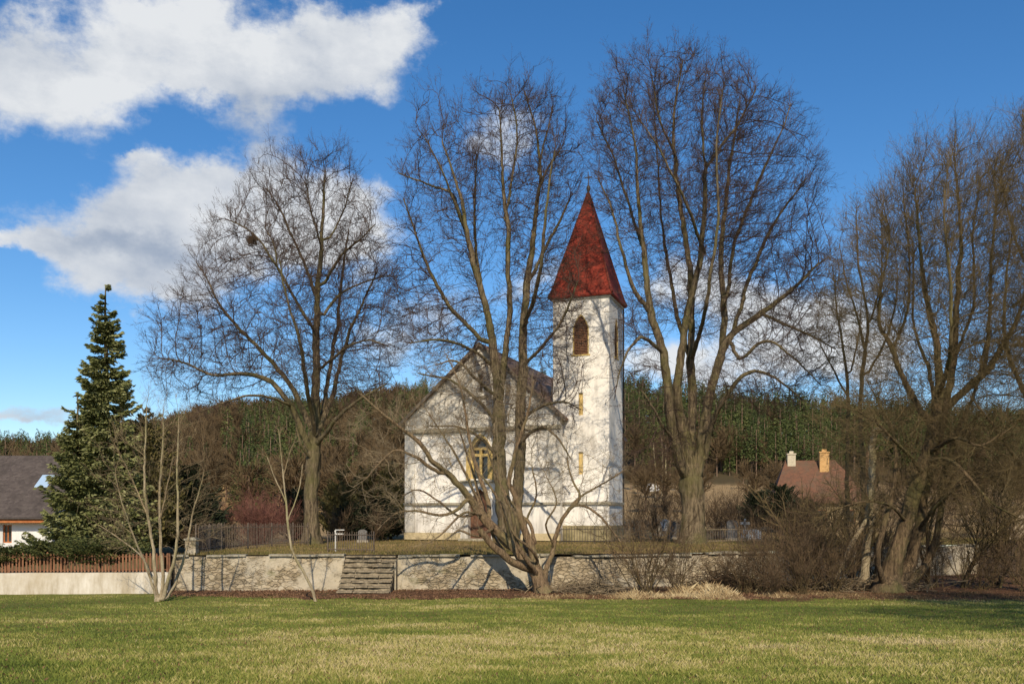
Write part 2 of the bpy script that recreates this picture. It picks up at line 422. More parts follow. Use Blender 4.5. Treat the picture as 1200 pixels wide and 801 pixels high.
# tall dry grass along the shady bank
n = 130000; u = np.concatenate([rng.uniform(-.02, .66, n // 2), rng.beta(2.2, 2.6, n // 2) * .42 + .08]); d = 36.3 + rng.rand(n) ** 1.4 * 3.6 + (fbm(u * 30, u * 0 + 1, 3) - .5) * 2.4
X = u * d; cl = fbm(X * .8 + 30, d * .8, 4); k = cl > rng.uniform(.34, .58, n); X, d, u, cl = X[k], d[k], u[k], cl[k]
core = np.exp(-((u - .20) / .11) ** 2) * (.35 + .9 * np.clip((fbm(X * 1.5 + 11, d * 1.5, 3) - .3) * 3, 0, 1))
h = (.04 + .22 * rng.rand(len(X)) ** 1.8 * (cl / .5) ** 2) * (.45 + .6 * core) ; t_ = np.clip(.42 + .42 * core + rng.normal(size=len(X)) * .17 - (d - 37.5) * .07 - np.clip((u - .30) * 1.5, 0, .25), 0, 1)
blades('dry_grass', X, d, z_field(X, d) + .02, h * rng.uniform(.4, 1.2, len(X)), .009, t_, M_dead, 'tall straw coloured dead grass along the foot of the bank', 'grass', .9, 3)
# churchyard turf
n = 60000; u = rng.uniform(-.40, .62, n); d = wall_d(u) + .3 + rng.rand(n) ** 1.3 * 26; X = u * d
k = X > -15.2; X, d = X[k], d[k]
t_ = np.clip(.50 + (fbm(X * .4, d * .4, 3) - .44) * 1.3 + rng.normal(size=len(X)) * .18, 0, 1)
blades('churchyard_grass', X, d, z_back(X, d), .04 + .10 * rng.rand(len(X)), .028, t_, M_cyb, 'rough brownish green grass on the raised churchyard behind the wall', 'grass', .7, 4)
# loose leaves
n = 22000; u = rng.uniform(-.385, .62, n); d = 35.9 + (wall_d(u) - 36.0) * rng.rand(n) ** .8; X = u * d
u2 = rng.uniform(-.62, .62, 9000); d2 = 8.5 + 27 * rng.rand(9000); X = np.concatenate([X, u2 * d2]); d = np.concatenate([d, d2]); lift = np.where(np.arange(len(X)) < n, .06, .02); n = len(X)
M_leaf = simple('fallen_leaf', (.06, .029, .017), (.24, .135, .07), 2.5, bump=0)
blades('fallen_leaves', X, d, z_field(X, d) + lift, (.015 + .045 * rng.rand(n)) * np.where(lift > .05, 1, .5), np.where(lift > .05, .055, .03), np.zeros(n), M_leaf, 'reddish brown fallen leaves at the foot of the stone wall', 'leaves', 2.0, 5)
# ---------------------------------------------------------------- church
def plaster(name, white, grey, amt, sc=.5, rough=.9):
    M = Mat(name, rough, .2)
    v = M.vec(); a = M.noise(sc, 7, .68, v); b = M.noise(6, 6, .7, v); st = M.noise(1.1, 6, .7, M.vec((1.6, 1.6, .28)))
    c = M.mix(M.maprange(a, .62 - amt, .70, 0, .8), white, grey)
    c = M.mix(M.maprange(st, .52, .70, 0, .6), c, tuple(g * .75 for g in grey))
    c = M.mix(M.maprange(b, .66, .8, 0, .5), c, grey); s_ = M.n('ShaderNodeSeparateXYZ'); M.l(v, s_.inputs[0])
    dm = M.n('ShaderNodeMath', operation='MULTIPLY'); M.l(M.maprange(s_.outputs[2], .2, 2.4, .8, 0), dm.inputs[0]); M.l(M.maprange(st, .35, .6), dm.inputs[1])
    c = M.mix(dm.outputs[0], c, tuple(g * .8 for g in grey))
    M.color(c); M.bump(b, .35, .03); return M.m
M_pl = plaster('white_plaster', (.80, .77, .71), (.46, .43, .385), .10)
M_plg = plaster('weathered_plaster', (.70, .67, .60), (.36, .335, .29), .17, .8)
M_plinth = simple('ochre_plinth', (.33, .27, .15), (.58, .48, .30), 2)
M_ledge = simple('mossy_ledge', (.18, .16, .11), (.44, .40, .31), 5)
M_ochre = simple('ochre_stone', (.42, .29, .09), (.66, .50, .22), 3)
M_door = simple('old_door_wood', (.07, .035, .022), (.20, .10, .06), 4, stretch=(6, 6, .6))
M_louv = simple('louvre_wood', (.12, .055, .03), (.26, .13, .075), 6)
M_dark = simple('dark_inside', (.015, .014, .013), (.03, .028, .026), 3)
M_iron = simple('dark_iron', (.03, .027, .024), (.075, .06, .05), 8, .6)
def tiles(name, c1, c2, stain, rows, size=.9):
    M = Mat(name, .85, .25); v = M.vec()
    w = M.n('ShaderNodeTexWave', wave_type='BANDS', bands_direction='Z', wave_profile='SAW'); w.inputs['Scale'].default_value = rows; w.inputs['Distortion'].default_value = .6; w.inputs['Detail'].default_value = 2
    M.l(v, w.inputs['Vector'])
    vo = M.n('ShaderNodeTexVoronoi'); vo.inputs['Scale'].default_value = 5; M.l(v, vo.inputs['Vector'])
    s = M.n('ShaderNodeSeparateColor'); M.l(vo.outputs['Color'], s.inputs[0])
    c = M.mix(s.outputs[0], c1, c2); a = M.noise(size, 7, .7, v)
    c = M.mix(M.maprange(a, .47, .68, 0, .85), c, stain)
    c = M.mix(M.maprange(w.outputs[0], .0, .22, .5, 0), c, tuple(x * .45 for x in c1)); M.color(c); M.bump(w.outputs[0], .5, .04); return M.m
M_spire = tiles('red_spire_tiles', (.33, .05, .03), (.23, .038, .024), (.13, .035, .024), 5.5, 1.8)
M_nroof = tiles('brown_nave_tiles', (.28, .17, .12), (.22, .145, .105), (.19, .155, .12), 3.5)

TH = R(20); CHG = -1.66
fl = np.array([-7.85, 65.9])
church = thing('church', 'white plastered village church with a red pointed tower and a weathered stepped gable', 'church', (fl[0], fl[1], CHG), -TH)
def arch_pts(w, zs, za, n=7):
    """left side of a pointed arch from the springing to the apex (x offsets from the centre)"""
    h = za - zs; a = w / 2
    t = np.linspace(0, 1, n)
    return [(-a * (1 - q ** 1.0) ** .62 if q < 1 else 0., zs + h * q) for q in t]
def centred_wall(mb, x0, x1, z0, z1, xc, ops, y0, y1, top=None):
    """front wall with openings on one centre line; ops: (w, zb, zs, za) or (w, zb, zt)"""
    L = [(x0, z0)]
    if not ops or ops[0][1] > z0 + 1e-6: L.append((xc, z0))
    for o in ops:
        w, zb = o[0], o[1]
        if zb > z0 + 1e-6: L.append((xc, zb))
        L.append((xc - w / 2, zb))
        if len(o) == 4: L += [(xc + a, b) for a, b in arch_pts(w, o[2], o[3])]
        else: L += [(xc - w / 2, o[2]), (xc, o[2])]
    zt = top if top is not None else z1
    L += [(xc, zt), (x0, z1)]
    mb.prism(L, y0, y1)
    Rr = [(2 * xc - x if abs(x - x0) > 1e-6 else x1, z) for x, z in L][::-1]
    mb.prism(Rr, y0, y1)
def arch_ring(mb, xc, w0, w1, zb, zs, za0, za1, y0, y1):
    inn = [(-w0 / 2, zb)] + arch_pts(w0, zs, za0); out = [(-w1 / 2, zb)] + arch_pts(w1, zs, za1)
    L = [(xc + x, z) for x, z in inn][::1] + [(xc + x, z) for x, z in out][::-1]
    mb.prism(L, y0, y1); mb.prism([(2 * xc - x, z) for x, z in L][::-1], y0, y1)
CW, CX = 11.9, 5.95
DOOR = (1.75, 0, 2.3, 3.65); WIN = (1.5, 4.35, 6.1, 7.2)
m = MB(); centred_wall(m, 0, CW, 0, 7.95, CX, [DOOR, WIN], 0, .55); m.build('wall', M_pl, church)
m = MB(); m.box(.3, CW - .5, .56, 19, 0, 8.3); m.build('wall', M_pl, church)
# gable
g = [(0, 7.95), (CW, 7.95), (CW, 8.6), (CX, 13.85), (0, 8.6)]
m = MB(); centred_wall(m, 0, CW, 7.952, 8.6, CX, [(.36, 10.5, 11.8)], 0, .5, 13.85)
m.build('gable', M_plg, church)
m = MB(); m.box(CX - .2, CX + .2, .42, .5, 10.45, 11.85); m.build('niche', M_dark, church)
m = MB(); m.box(CX - .55, CX + .55, -.12, -.001, 10.1, 10.25); m.build('ledge', M_ledge, church)
for a, b in ((0, .8), (CW - .95, CW)):
    m = MB(); m.box(a, b, -.09, -.001, .52, 7.74); m.build('pilaster', M_plg, church)
m = MB(); m.box(.802, CW - .952, -.05, -.001, 7.55, 7.738); m.build('frieze', M_plg, church)
m = MB(); m.box(-.06, CW + .08, -.24, -.002, 7.74, 7.95); m.box(-.03, CW + .05, -.14, -.002, 7.951, 8.02); m.build('ledge', M_ledge, church)
for a, b in ((-.05, CX - 1.3), (CX + 1.3, CW + .05)):
    m = MB(); m.box(a, b, -.22, -.092, 2.5, 2.66); m.build('ledge', M_ledge, church)
    m = MB(); m.box(a, b, -.10, -.001, 0, .5); m.build('plinth', M_plinth, church)
m = MB(); m.box(CX - 1.45, CX + 1.5, -.26, -.002, 4.1, 4.26); m.build('window_sill', M_ledge, church)
# portal
m = MB(); arch_ring(m, CX, 1.76, 2.35, 0, 2.3, 3.66, 4.05, -.16, -.003)
for s in (-1, 1): m.box(CX + s * 1.32 - .14, CX + s * 1.32 + .14, -.22, -.003, 0, 3.2)
po = m.build('portal', M_plg, church)
dz = [(-.875, 0)] + arch_pts(1.75, 2.3, 3.65)
L = [(CX + x, z) for x, z in dz]; Lr = [(2 * CX - x, z) for x, z in L][::-1]
m = MB(); m.prism(L[:-1] + Lr[1:] if False else L + Lr[1:], .3, .36)
dr = m.build('door', M_door, church)
m = MB()
for i in range(8): m.box(CX - .84 + i * .215, CX - .83 + i * .215 + .165, .27, .299, .05, 2.25)
m.box(CX - .87, CX + .87, .25, .269, 2.25, 2.38); m.box(CX - .03, CX + .03, .25, .269, .02, 2.249); m.build('door_boards', M_door, dr)
m = MB(); V, f = tube([(CX + .12, .25, 1.05), (CX + .12, .17, 1.05), (CX + .26, .17, 1.05)], [.02, .02, .018], 6); m.add(V, f); m.build('handle', M_iron, dr)
# facade window
wd = MB(); arch_ring(wd, CX, 1.5, 2.15, 4.27, 6.1, 7.21, 7.6, -.07, -.003); wo_ = wd.build('window', M_ochre, church)
m = MB()
for s in (-1, 1): m.box(CX + s * .64 - .1, CX + s * .64 + .1, .06, .22, 4.35, 6.35)
m.box(CX - .09, CX + .09, .06, .22, 4.35, 6.6); m.box(CX - .53, CX - .1, .07, .2, 5.95, 6.15); m.box(CX + .1, CX + .53, .07, .2, 5.95, 6.15)
m.box(CX - .53, CX + .53, .08, .2, 6.42, 6.6); m.build('tracery', M_ochre, wo_)
m = MB(); m.poly([(CX - .74, .3, 4.3), (CX + .74, .3, 4.3), (CX + .74, .3, 6.2), (CX, .3, 7.2), (CX - .74, .3, 6.2)])
Mq = Mat('old_glass', .15, .6); Mq.color(Mq.ramp(Mq.noise(3), [(.4, (.02, .022, .024)), (.7, (.06, .065, .07))])); M_glass = Mq.m
m.build('pane', M_glass, wo_)
# nave roof: two slopes with thickness
def slope_roof(mb, x0, x1, xc, ze, zr, y0, y1, th=.16):
    mb.prism([(x0, ze), (xc, zr), (xc, zr + th), (x0 - .0, ze + th)][::-1], y0, y1)
    mb.prism([(xc, zr), (x1, ze), (x1, ze + th), (xc, zr + th)][::-1], y0, y1)
m = MB(); slope_roof(m, -.35, CW + .35, CX, 8.32, 13.87, -.2, 19.4); m.build('roof', M_nroof, church)
m = MB(); m.prism([(-.42, 8.20), (CX, 13.82), (CX, 14.08), (-.42, 8.46)][::-1], -.32, -.202); m.prism([(CX, 13.82), (CW + .42, 8.20), (CW + .42, 8.46), (CX, 14.08)][::-1], -.32, -.202)
m.build('verge', simple('verge_board', (.16, .13, .10), (.30, .25, .19), 4), church)

# tower
tx0, tx1, ty0, ty1, TT = 11.12, 15.16, .8, 4.84, 16.95; tc_ = (tx0 + tx1) / 2
SL = [(.32, 4.6, 6.15), (.32, 8.7, 10.25)]
BEL = (1.15, 12.9, 14.75, 15.7)
m = MB(); centred_wall(m, tx0, tx1, 0, TT, tc_, SL + [BEL], ty0, ty0 + .45)
# right face (same wall turned): built in the x,z plane then swapped
m2 = MB(); centred_wall(m2, ty0 + .4505, ty1, 0, TT, (ty0 + ty1) / 2 + .1, [(1.1, 12.9, 14.75, 15.7)], 0, .45)
V = np.concatenate(m2.v); V = np.stack([tx1 - V[:, 1], V[:, 0], V[:, 2]], -1)
k = 0
for vv, ff, mi in zip(m2.v, m2.f, m2.mi):
    n_ = len(vv); m.v.append(V[k:k + n_]); m.f.append(ff - k + m.n); m.n += n_; m.mi.append(mi); k += n_
m.box(tx0, tx0 + .45, ty0 + .451, ty1, 0, TT); m.box(tx0 + .451, tx1 - .451, ty1 - .45, ty1, 0, TT)
m.box(tx0 + .452, tx1 - .452, ty0 + .453, ty1 - .453, 12.2, 12.4)
tower = m.build('tower', M_pl, church)
m = MB(); m.box(tx0 - .12, tx1 + .14, ty0 - .16, ty0 - .003, 2.5, 2.68); m.box(tx1 + .003, tx1 + .14, ty0, ty1, 2.5, 2.68); m.build('ledge', M_ledge, tower)
m = MB(); m.box(tx0 - .05, tx1 + .1, ty0 - .12, ty0 - .002, 0, 1.05); m.box(tx1 + .002, tx1 + .12, ty0, ty1, 0, 1.05); m.build('plinth', simple('mossy_plinth', (.13, .11, .05), (.36, .30, .17), 1.6), tower)
for (w_, a, b) in SL:
    m = MB(); m.box(tc_ - .155, tc_ + .155, ty0 + .13, ty0 + .17, a + .01, b - .01); m.build('slit_window', M_ochre, tower)
def louvres(xc, w, zb, zs, za, yf, tr=lambda V: V):
    f = MB(); arch_ring(f, xc, w - .16, w + .10, zb, zs, za - .12, za + .1, yf - .03, yf + .12); f.box(xc - w / 2 - .1, xc + w / 2 + .1, yf - .08, yf + .1, zb - .1, zb)
    for i, v in enumerate(f.v): f.v[i] = tr(v)
    fo = f.build('window', M_ochre, tower)
    s = MB(); z = zb + .05
    while z < za - .25:
        hw = (w - .18) / 2 if z < zs else (w - .18) / 2 * max(0., 1 - (z - zs) / (za - zs)) ** .62
        s.add([(xc - hw, yf + .02, z), (xc + hw, yf + .02, z), (xc + hw, yf + .16, z + .12), (xc - hw, yf + .16, z + .12), (xc - hw, yf + .02, z + .02), (xc + hw, yf + .02, z + .02), (xc + hw, yf + .16, z + .14), (xc - hw, yf + .16, z + .14)],
              [(0, 1, 2, 3), (4, 7, 6, 5), (0, 4, 5, 1), (3, 2, 6, 7)]); z += .115
    s.poly([(xc - w / 2, yf + .2, zb), (xc + w / 2, yf + .2, zb), (xc + w / 2, yf + .2, zs), (xc, yf + .2, za), (xc - w / 2, yf + .2, zs)])
    for i, v in enumerate(s.v): s.v[i] = tr(v)
    s.build('louvres', M_louv, tower)
louvres(tc_, 1.15, 12.9, 14.75, 15.7, ty0 + .04)
louvres((ty0 + ty1) / 2 + .1, 1.1, 12.9, 14.75, 15.7, .04, lambda V: np.stack([tx1 - V[:, 1], V[:, 0], V[:, 2]], -1))
m = MB(); V, f = tube([(tx1 - .05, ty1 + .08, TT - .1), (tx1 - .05, ty1 + .08, .1)], [.06, .06], 8); V[:, 0] += .1; m.add(V, f); m.build('drainpipe', M_iron, tower)
m = MB(); m.box(tx0 - .1, tx1 + .1, ty0 - .1, ty0 - .004, TT - .22, TT - .005); m.box(tx1 + .004, tx1 + .1, ty0, ty1, TT - .22, TT - .005); m.build('cornice', M_plg, tower)
rings = [(2.27, 16.86), (2.29, 16.96), (2.12, 17.35), (1.94, 17.95), (1.74, 18.7), (0.07, 24.75)]
cy_ = (ty0 + ty1) / 2
m = MB(); vs = []
for h_, z_ in rings: vs += [(tc_ - h_, cy_ - h_, z_), (tc_ + h_, cy_ - h_, z_), (tc_ + h_, cy_ + h_, z_), (tc_ - h_, cy_ + h_, z_)]
fs = [(i * 4 + a, i * 4 + (a + 1) % 4, i * 4 + 4 + (a + 1) % 4, i * 4 + 4 + a) for i in range(len(rings) - 1) for a in range(4)]
m.add(vs, fs + [(3, 2, 1, 0), (20, 21, 22, 23)]); spire = m.build('spire', M_spire, church)
m = MB()
for sx in (-1, 1):
    for sy in (-1, 1):
        V, f = tube([(tc_ + sx * h_, cy_ + sy * h_, z_ + .03) for h_, z_ in rings[1:]], [.075, .075, .07, .07, .04], 6); m.add(V, f)
m.build('hip_tiles', simple('dark_hip_tiles', (.10, .03, .02), (.22, .05, .032), 5), spire)
m = MB()
V, f = tube([(tc_, cy_, 24.6), (tc_, cy_, 24.85), (tc_, cy_, 24.95), (tc_, cy_, 25.1), (tc_, cy_, 25.25), (tc_, cy_, 25.35), (tc_, cy_, 26.3)], [.08, .08, .12, .15, .12, .04, .02], 10); m.add(V, f)
m.box(tc_ - .28, tc_ + .28, cy_ - .02, cy_ + .02, 25.85, 25.93); m.build('finial', M_iron, spire)
# stone step in front of the door
m = MB(); m.box(CX - 1.3, CX + 1.3, -1.0, -.262, -.05, .12); m.build('doorstep', M_ledge, church)

# ---------------------------------------------------------------- walls
Ms = Mat('rubble_wall', .95, .15); v = Ms.vec((.85, .85, 1.9))
wn_ = Ms.n('ShaderNodeTexNoise'); wn_.inputs['Scale'].default_value = 2.2; Ms.l(v, wn_.inputs['Vector'])
vv = Ms.n('ShaderNodeVectorMath', operation='MULTIPLY_ADD'); Ms.l(wn_.outputs['Color'], vv.inputs[0]); vv.inputs[1].default_value = (.6, .6, .6); Ms.l(v, vv.inputs[2])
vo = Ms.n('ShaderNodeTexVoronoi', feature='DISTANCE_TO_EDGE'); vo.inputs['Scale'].default_value = 3.4; Ms.l(vv.outputs[0], vo.inputs['Vector'])
vc = Ms.n('ShaderNodeTexVoronoi'); vc.inputs['Scale'].default_value = 3.4; Ms.l(vv.outputs[0], vc.inputs['Vector'])
sc_ = Ms.n('ShaderNodeSeparateColor'); Ms.l(vc.outputs['Color'], sc_.inputs[0])
stone = Ms.ramp(sc_.outputs[0], [(0, (.27, .215, .135)), (.5, (.36, .29, .19)), (1, (.44, .37, .255))])
edge_ = Ms.maprange(vo.outputs[0], .0, .12, .6, 0)
pn = Ms.noise(.42, 6, .65, Ms.vec()); pf = Ms.noise(5, 7, .7, Ms.vec())
c = Ms.mix(edge_, stone, (.16, .125, .08))
c = Ms.mix(Ms.maprange(pn, .455, .52), c, Ms.mix(pf, (.33, .28, .19), (.55, .49, .38)))
c = Ms.mix(Ms.maprange(pf, .52, .68, 0, .8), c, (.17, .14, .09))
mo = Ms.noise(.9, 5, .7, Ms.vec((1, 1, 2), loc=(9, 2, 4))); c = Ms.mix(Ms.maprange(mo, .58, .7, 0, .7), c, (.15, .14, .06))
Ms.color(c)
hb = Ms.mix(Ms.maprange(pn, .455, .52), Ms.maprange(vo.outputs[0], 0, .12), pf); Ms.bump(hb, .8, .06); M_rub = Ms.m
M_cop = simple('coping_stone', (.17, .15, .10), (.42, .38, .29), 4, dist=.03)
def path_px(a, b, n):
    q = np.linspace((a - 600) / F, (b - 600) / F, n); d = wall_d(q); return np.stack([q * d, d], -1)
def rough_wall(name, label, cat, a, b, top, mat, thick=.5, seg=.14, amp=.09, cop=True, topamp=.05, seed=1, zb=None, copmat=None):
    P = path_px(a, b, max(6, int(np.linalg.norm(path_px(a, b, 2)[1] - path_px(a, b, 2)[0]) / seg))); n = len(P)
    t = unit(np.gradient(P, axis=0)); nn = np.stack([t[:, 1], -t[:, 0]], -1)       # towards the camera
    rng = np.random.RandomState(seed); s = np.concatenate([[0], np.cumsum(np.linalg.norm(np.diff(P, axis=0), axis=1))])
    rows = 15; z0 = z_field(P[:, 0], P[:, 1]) - .3; zt = top + (fbm(s * .5 + seed, s * 0, 3) - .44) * topamp * 2
    base = P.mean(0); root = thing(name, label, cat, (base[0], base[1], float(z_field(base[0], base[1]))))
    def loc(X, Y, Z): return np.stack([X - base[0], Y - base[1], Z - root.location.z], -1)
    m = MB(); tt = np.linspace(0, 1, rows)[:, None]
    Z = z0 + (zt - z0) * tt
    d = (fbm(s * 2.6 + seed * 3 + 0 * Z, Z * 3.2 + 50, 4) - .45) * amp * 2 + (1 - tt) * .06
    m.add(loc(P[:, 0] + nn[:, 0] * (d + .02), P[:, 1] + nn[:, 1] * (d + .02), Z), grid_faces(rows, n))
    B = P - nn * thick
    m.add(loc(np.stack([P[:, 0] + nn[:, 0] * (d[-1] + .02), B[:, 0]]), np.stack([P[:, 1] + nn[:, 1] * (d[-1] + .02), B[:, 1]]), np.stack([zt, zt])), grid_faces(2, n))
    m.add(loc(np.stack([B[:, 0], B[:, 0]]), np.stack([B[:, 1], B[:, 1]]), np.stack([zt, z0])), grid_faces(2, n))
    for e in (0, -1):
        q = [(P[e, 0], P[e, 1], z0[e]), (B[e, 0], B[e, 1], z0[e]), (B[e, 0], B[e, 1], zt[e]), (P[e, 0], P[e, 1], zt[e])]
        m.poly(np.array(q) - np.array([base[0], base[1], root.location.z]))
    m.build('wall', mat, root, smooth=True)
    if cop:
        m = MB(); i = 0
        while i < n - 2:
            j = min(n - 1, i + rng.randint(4, 11)); h0 = zt[i:j + 1].max() + .004
            A_ = P[i] + (P[j] - P[i]) * .01 - nn[i] * (thick / 2 - .06 + rng.uniform(-.03, .03)); B_ = P[j] - (P[j] - P[i]) * .01 - nn[j] * (thick / 2 - .06 + rng.uniform(-.02, .02))
            if rng.rand() > .12: m.obox(A_ - base, B_ - base, thick + .16, h0 - root.location.z, h0 - root.location.z + rng.uniform(.06, .10))
            i = j
        m.build('coping', copmat or M_cop, root)
    return root
rough_wall('stone_wall', 'rubble retaining wall with patchy pale plaster left of the stone steps', 'wall', 204, 404, -1.80, M_rub, seed=2)
rough_wall('stone_wall', 'long rubble retaining wall below the church, right of the stone steps', 'wall', 466, 1165, -1.83, M_rub, seed=5, topamp=.07)
M_cream = plaster('cream_render', (.64, .60, .52), (.42, .35, .24), .17, .5)
rough_wall('garden_wall', 'smooth cream rendered low wall under the brown picket fence', 'wall', -300, 197, -2.44, M_cream, .35, .4, .008, False, .01, 7)
# steps
u_ = path_px(405, 465, 2); x0, x1 = u_[0][0], u_[1][0]; yb = u_[0][1]
st = thing('stone_steps', 'worn mossy stone steps climbing through the gap in the churchyard wall', 'steps', ((x0 + x1) / 2, yb, -3.4))
M_step = simple('worn_step', (.10, .08, .05), (.34, .28, .19), 6, dist=.06)
rng = np.random.RandomState(3)
for i in range(8):
    m = MB(); h = .12 + i * .205; y = -2.25 + i * .31; hw = (x1 - x0) / 2 - .02
    V = []; nx = 12
    for a in range(nx + 1):
        xx = -hw + 2 * hw * a / nx; j = rng.normal() * .018; g_ = rng.normal() * .03; V += [(xx, y + j * 2, h - .5), (xx, y + j * 2, h + g_ - .03), (xx, y + .42, h + g_ + .02)]
    f = [(a * 3 + c, a * 3 + 3 + c, a * 3 + 4 + c, a * 3 + 1 + c) for a in range(nx) for c in (0, 1)]
    m.add(V, f)
    for e in (0, nx): m.poly([V[e * 3], V[e * 3 + 1], V[e * 3 + 2], (V[e * 3 + 2][0], V[e * 3 + 2][1], h - .5)])
    nb_ = 3; e_ = np.linspace(-hw, hw, nb_ + 1) + np.r_[0, rng.uniform(-.25, .25, nb_ - 1), 0]
    for q in range(nb_): g_ = rng.uniform(.005, .03); m.box(e_[q] + .01, e_[q + 1] - .012, y - rng.uniform(.06, .12), y + .40, h + g_, h + g_ + rng.uniform(.05, .075))
    m.build('step', M_step, st)
for e in (-1, 1): m = MB(); m.box(e * (x1 - x0) / 2 - .03, e * (x1 - x0) / 2 + .03, -.6, .4, -.2, 1.45); m.build('side_wall', M_rub, st)

# ---------------------------------------------------------------- fences
def fence(name, label, pts, h, gap, mats, wide=.02, rails=(.15, .85), pole=2.5, ground=None, cat='fence', point=False, thick=.02, group=None, lean=0, railw=.03):
    """pts: 2D path; h picket height"""
    pts = np.array(pts, float); base = pts[0]; gz = ground(base[0], base[1]); root = thing(name, label, cat, (base[0], base[1], float(gz)), group=group)
    pk, rl = MB(), MB(); rng = np.random.RandomState(int(abs(base[0]) * 10)); k = 0
    for A, B in zip(pts[:-1], pts[1:]):
        L = np.linalg.norm(B - A); n = max(2, int(L / gap)); t = (B - A) / L
        za, zb_ = ground(*A) - gz, ground(*B) - gz
        for i in range(n):
            q = A + (B - A) * (i + .5) / n; z = za + (zb_ - za) * (i + .5) / n; hh = h * (1 + rng.normal() * .03); j = rng.normal() * .006
            a = q - base - t * wide / 2; b = q - base + t * wide / 2
            pk.obox(a + j, b + j, thick, z + .04, z + hh)
            if point: pk.obox(a + t * wide * .25 + j, b - t * wide * .25 + j, thick, z + hh, z + hh + .035)
        for r in rails:
            a, b = A - base, B - base; nn = np.array([t[1], -t[0]]) * -(thick / 2 + railw / 2 + .002)
            V, f = prisms(np.array([[*(a + nn), za + h * r]]), np.array([[*(b + nn), zb_ + h * r]]), np.array([railw * .75]), np.array([railw * .75]), 4); rl.add(V, f)
        m_ = max(1, int(round(L / pole)))
        for i in range(m_ + 1):
            if i == 0 and k > 0: continue
            q = A + (B - A) * i / m_ - base; z = za + (zb_ - za) * i / m_; nn = np.array([t[1], -t[0]]) * -(thick / 2 + railw + .05)
            p_ = MB(); w_ = .05 if wide < .04 else .09; p_.obox(q + nn - t * w_ / 2, q + nn + t * w_ / 2, w_, z - .1, z + h * 1.03); p_.build('post', mats[1], root); k += 1
    pk.build('pickets', mats[0], root); rl.build('rail', mats[1], root); return root
M_pick = simple('brown_fence_wood', (.12, .055, .03), (.29, .14, .075), 5, stretch=(3, 3, .5))
fence('picket_fence', 'red brown picket fence on top of the cream garden wall', [path_px(-290, 197, 2)[0] + [0, .17], path_px(-60, 197, 2)[0] + [0, .17], path_px(-60, 196, 2)[1] + [0, .17]], .82, .145, (M_pick, M_pick), .075, ground=lambda x, y: -2.46, cat='fence', point=True)
M_rail = simple('weathered_iron', (.07, .05, .038), (.19, .15, .11), 8, .7)
gb = lambda x, y: float(z_back(np.array(x), np.array(y)))
def PD(px, d): return ((px - 600) / F * d, d)
fence('iron_fence', 'long rusty iron fence running back across the churchyard beside the dark red bush', [PD(232, 41.6), PD(262, 46), PD(345, 53.5), PD(362, 54.5)], 1.35, .16, (M_rail, M_rail), .03, ground=gb, railw=.035)
fence('iron_fence', 'short low iron fence by the head of the stone steps', [PD(383, 43.5), PD(437, 42.6)], 1.0, .13, (M_rail, M_rail), .022, ground=gb)
fence('iron_fence', 'iron railing in front of the mossy foot of the church tower', [PD(656, 57.8), PD(738, 57.0)], 1.1, .17, (M_iron, M_iron), .026, ground=gb)
fence('iron_fence', 'dark iron railing right of the stout lime tree trunk, in front of graves', [PD(828, 58), PD(905, 60)], 1.05, .19, (M_rail, M_pale), .03, ground=gb)
M_plank = simple('dark_planks', (.03, .022, .015), (.085, .06, .04), 4, stretch=(4, 4, .5))
fence('plank_fence', 'dark board fence closing the yard of the stone barn', [PD(1150, 52), PD(1290, 55)], 2.0, .16, (M_plank, M_plank), .14, ground=lambda x, y: -3.5, thick=.03)
# small white post by the corner of the garden wall
p = thing('gate_pillar', 'small rubble gate pillar with a capstone at the corner of both walls', 'pillar', (*PD(225, 41.2), -1.8))
m = MB(); m.box(-.24, .24, -.22, .22, 0, .72); m.build('shaft', M_rub, p)
m = MB(); m.box(-.29, .29, -.27, .27, .722, .80); m.box(-.18, .18, -.16, .16, .801, .85); m.build('cap', M_cop, p)

# ---------------------------------------------------------------- houses
M_hroof = tiles('dark_slate_roof', (.062, .050, .045), (.10, .082, .072), (.042, .034, .03), 3.0)
M_white = plaster('white_house_wall', (.72, .72, .70), (.5, .5, .48), .02)
M_wood = simple('orange_eave_wood', (.30, .10, .035), (.45, .17, .06), 4)
hz = -2.75
hs_ = thing('house', 'white house with a broad dark roof and skylight behind the spruce', 'house', (-36, 60, hz), R(0))
x0, x1, y0, y1 = -9, 5.2, 0, 10; ze, zr = 3.1, 7.0
def box_holes(mb, x0, x1, z0, z1, y0, y1, holes):
    xs_ = sorted({x0, x1, *[h[0] for h in holes], *[h[1] for h in holes]}); 
    for a, b in zip(xs_[:-1], xs_[1:]):
        hh = sorted([(h[2], h[3]) for h in holes if h[0] <= a + 1e-6 and h[1] >= b - 1e-6]); z = z0
        for p_, q_ in hh: mb.box(a, b, y0, y1, z, p_); z = q_
        mb.box(a, b, y0, y1, z, z1)
m = MB()
wins = [(1.9, 2.5, 1.0, 2.2), (-3.4, -2.2, .9, 2.1)]
box_holes(m, x0, x1, -.3, ze, 0, .3, wins)
m.box(x0, x1, .301, y1, -.3, ze - .4)
m.poly([(x1 - .15, .3, ze - .4), (x1 - .15, y1, ze - .4), (x1 - .15, y1 / 2, zr - .1)]); m.poly([(x0 + .15, .3, ze - .4), (x0 + .15, y1, ze - .4), (x0 + .15, y1 / 2, zr - .1)])
m.build('wall', M_white, hs_)
m = MB(); th = .18
for a, b in (((-.75, ze - .55), (y1 / 2, zr)), ((y1 + .75, ze - .55), (y1 / 2, zr))):
    v = [(x, y, z + dz_) for dz_ in (0, th) for x in (x0 - .4, x1 + .5) for y, z in (a, b)]
    m.add(v, [(0, 1, 3, 2), (4, 6, 7, 5), (0, 2, 6, 4), (1, 5, 7, 3), (0, 4, 5, 1), (2, 3, 7, 6)])
rf = m.build('roof', M_hroof, hs_)
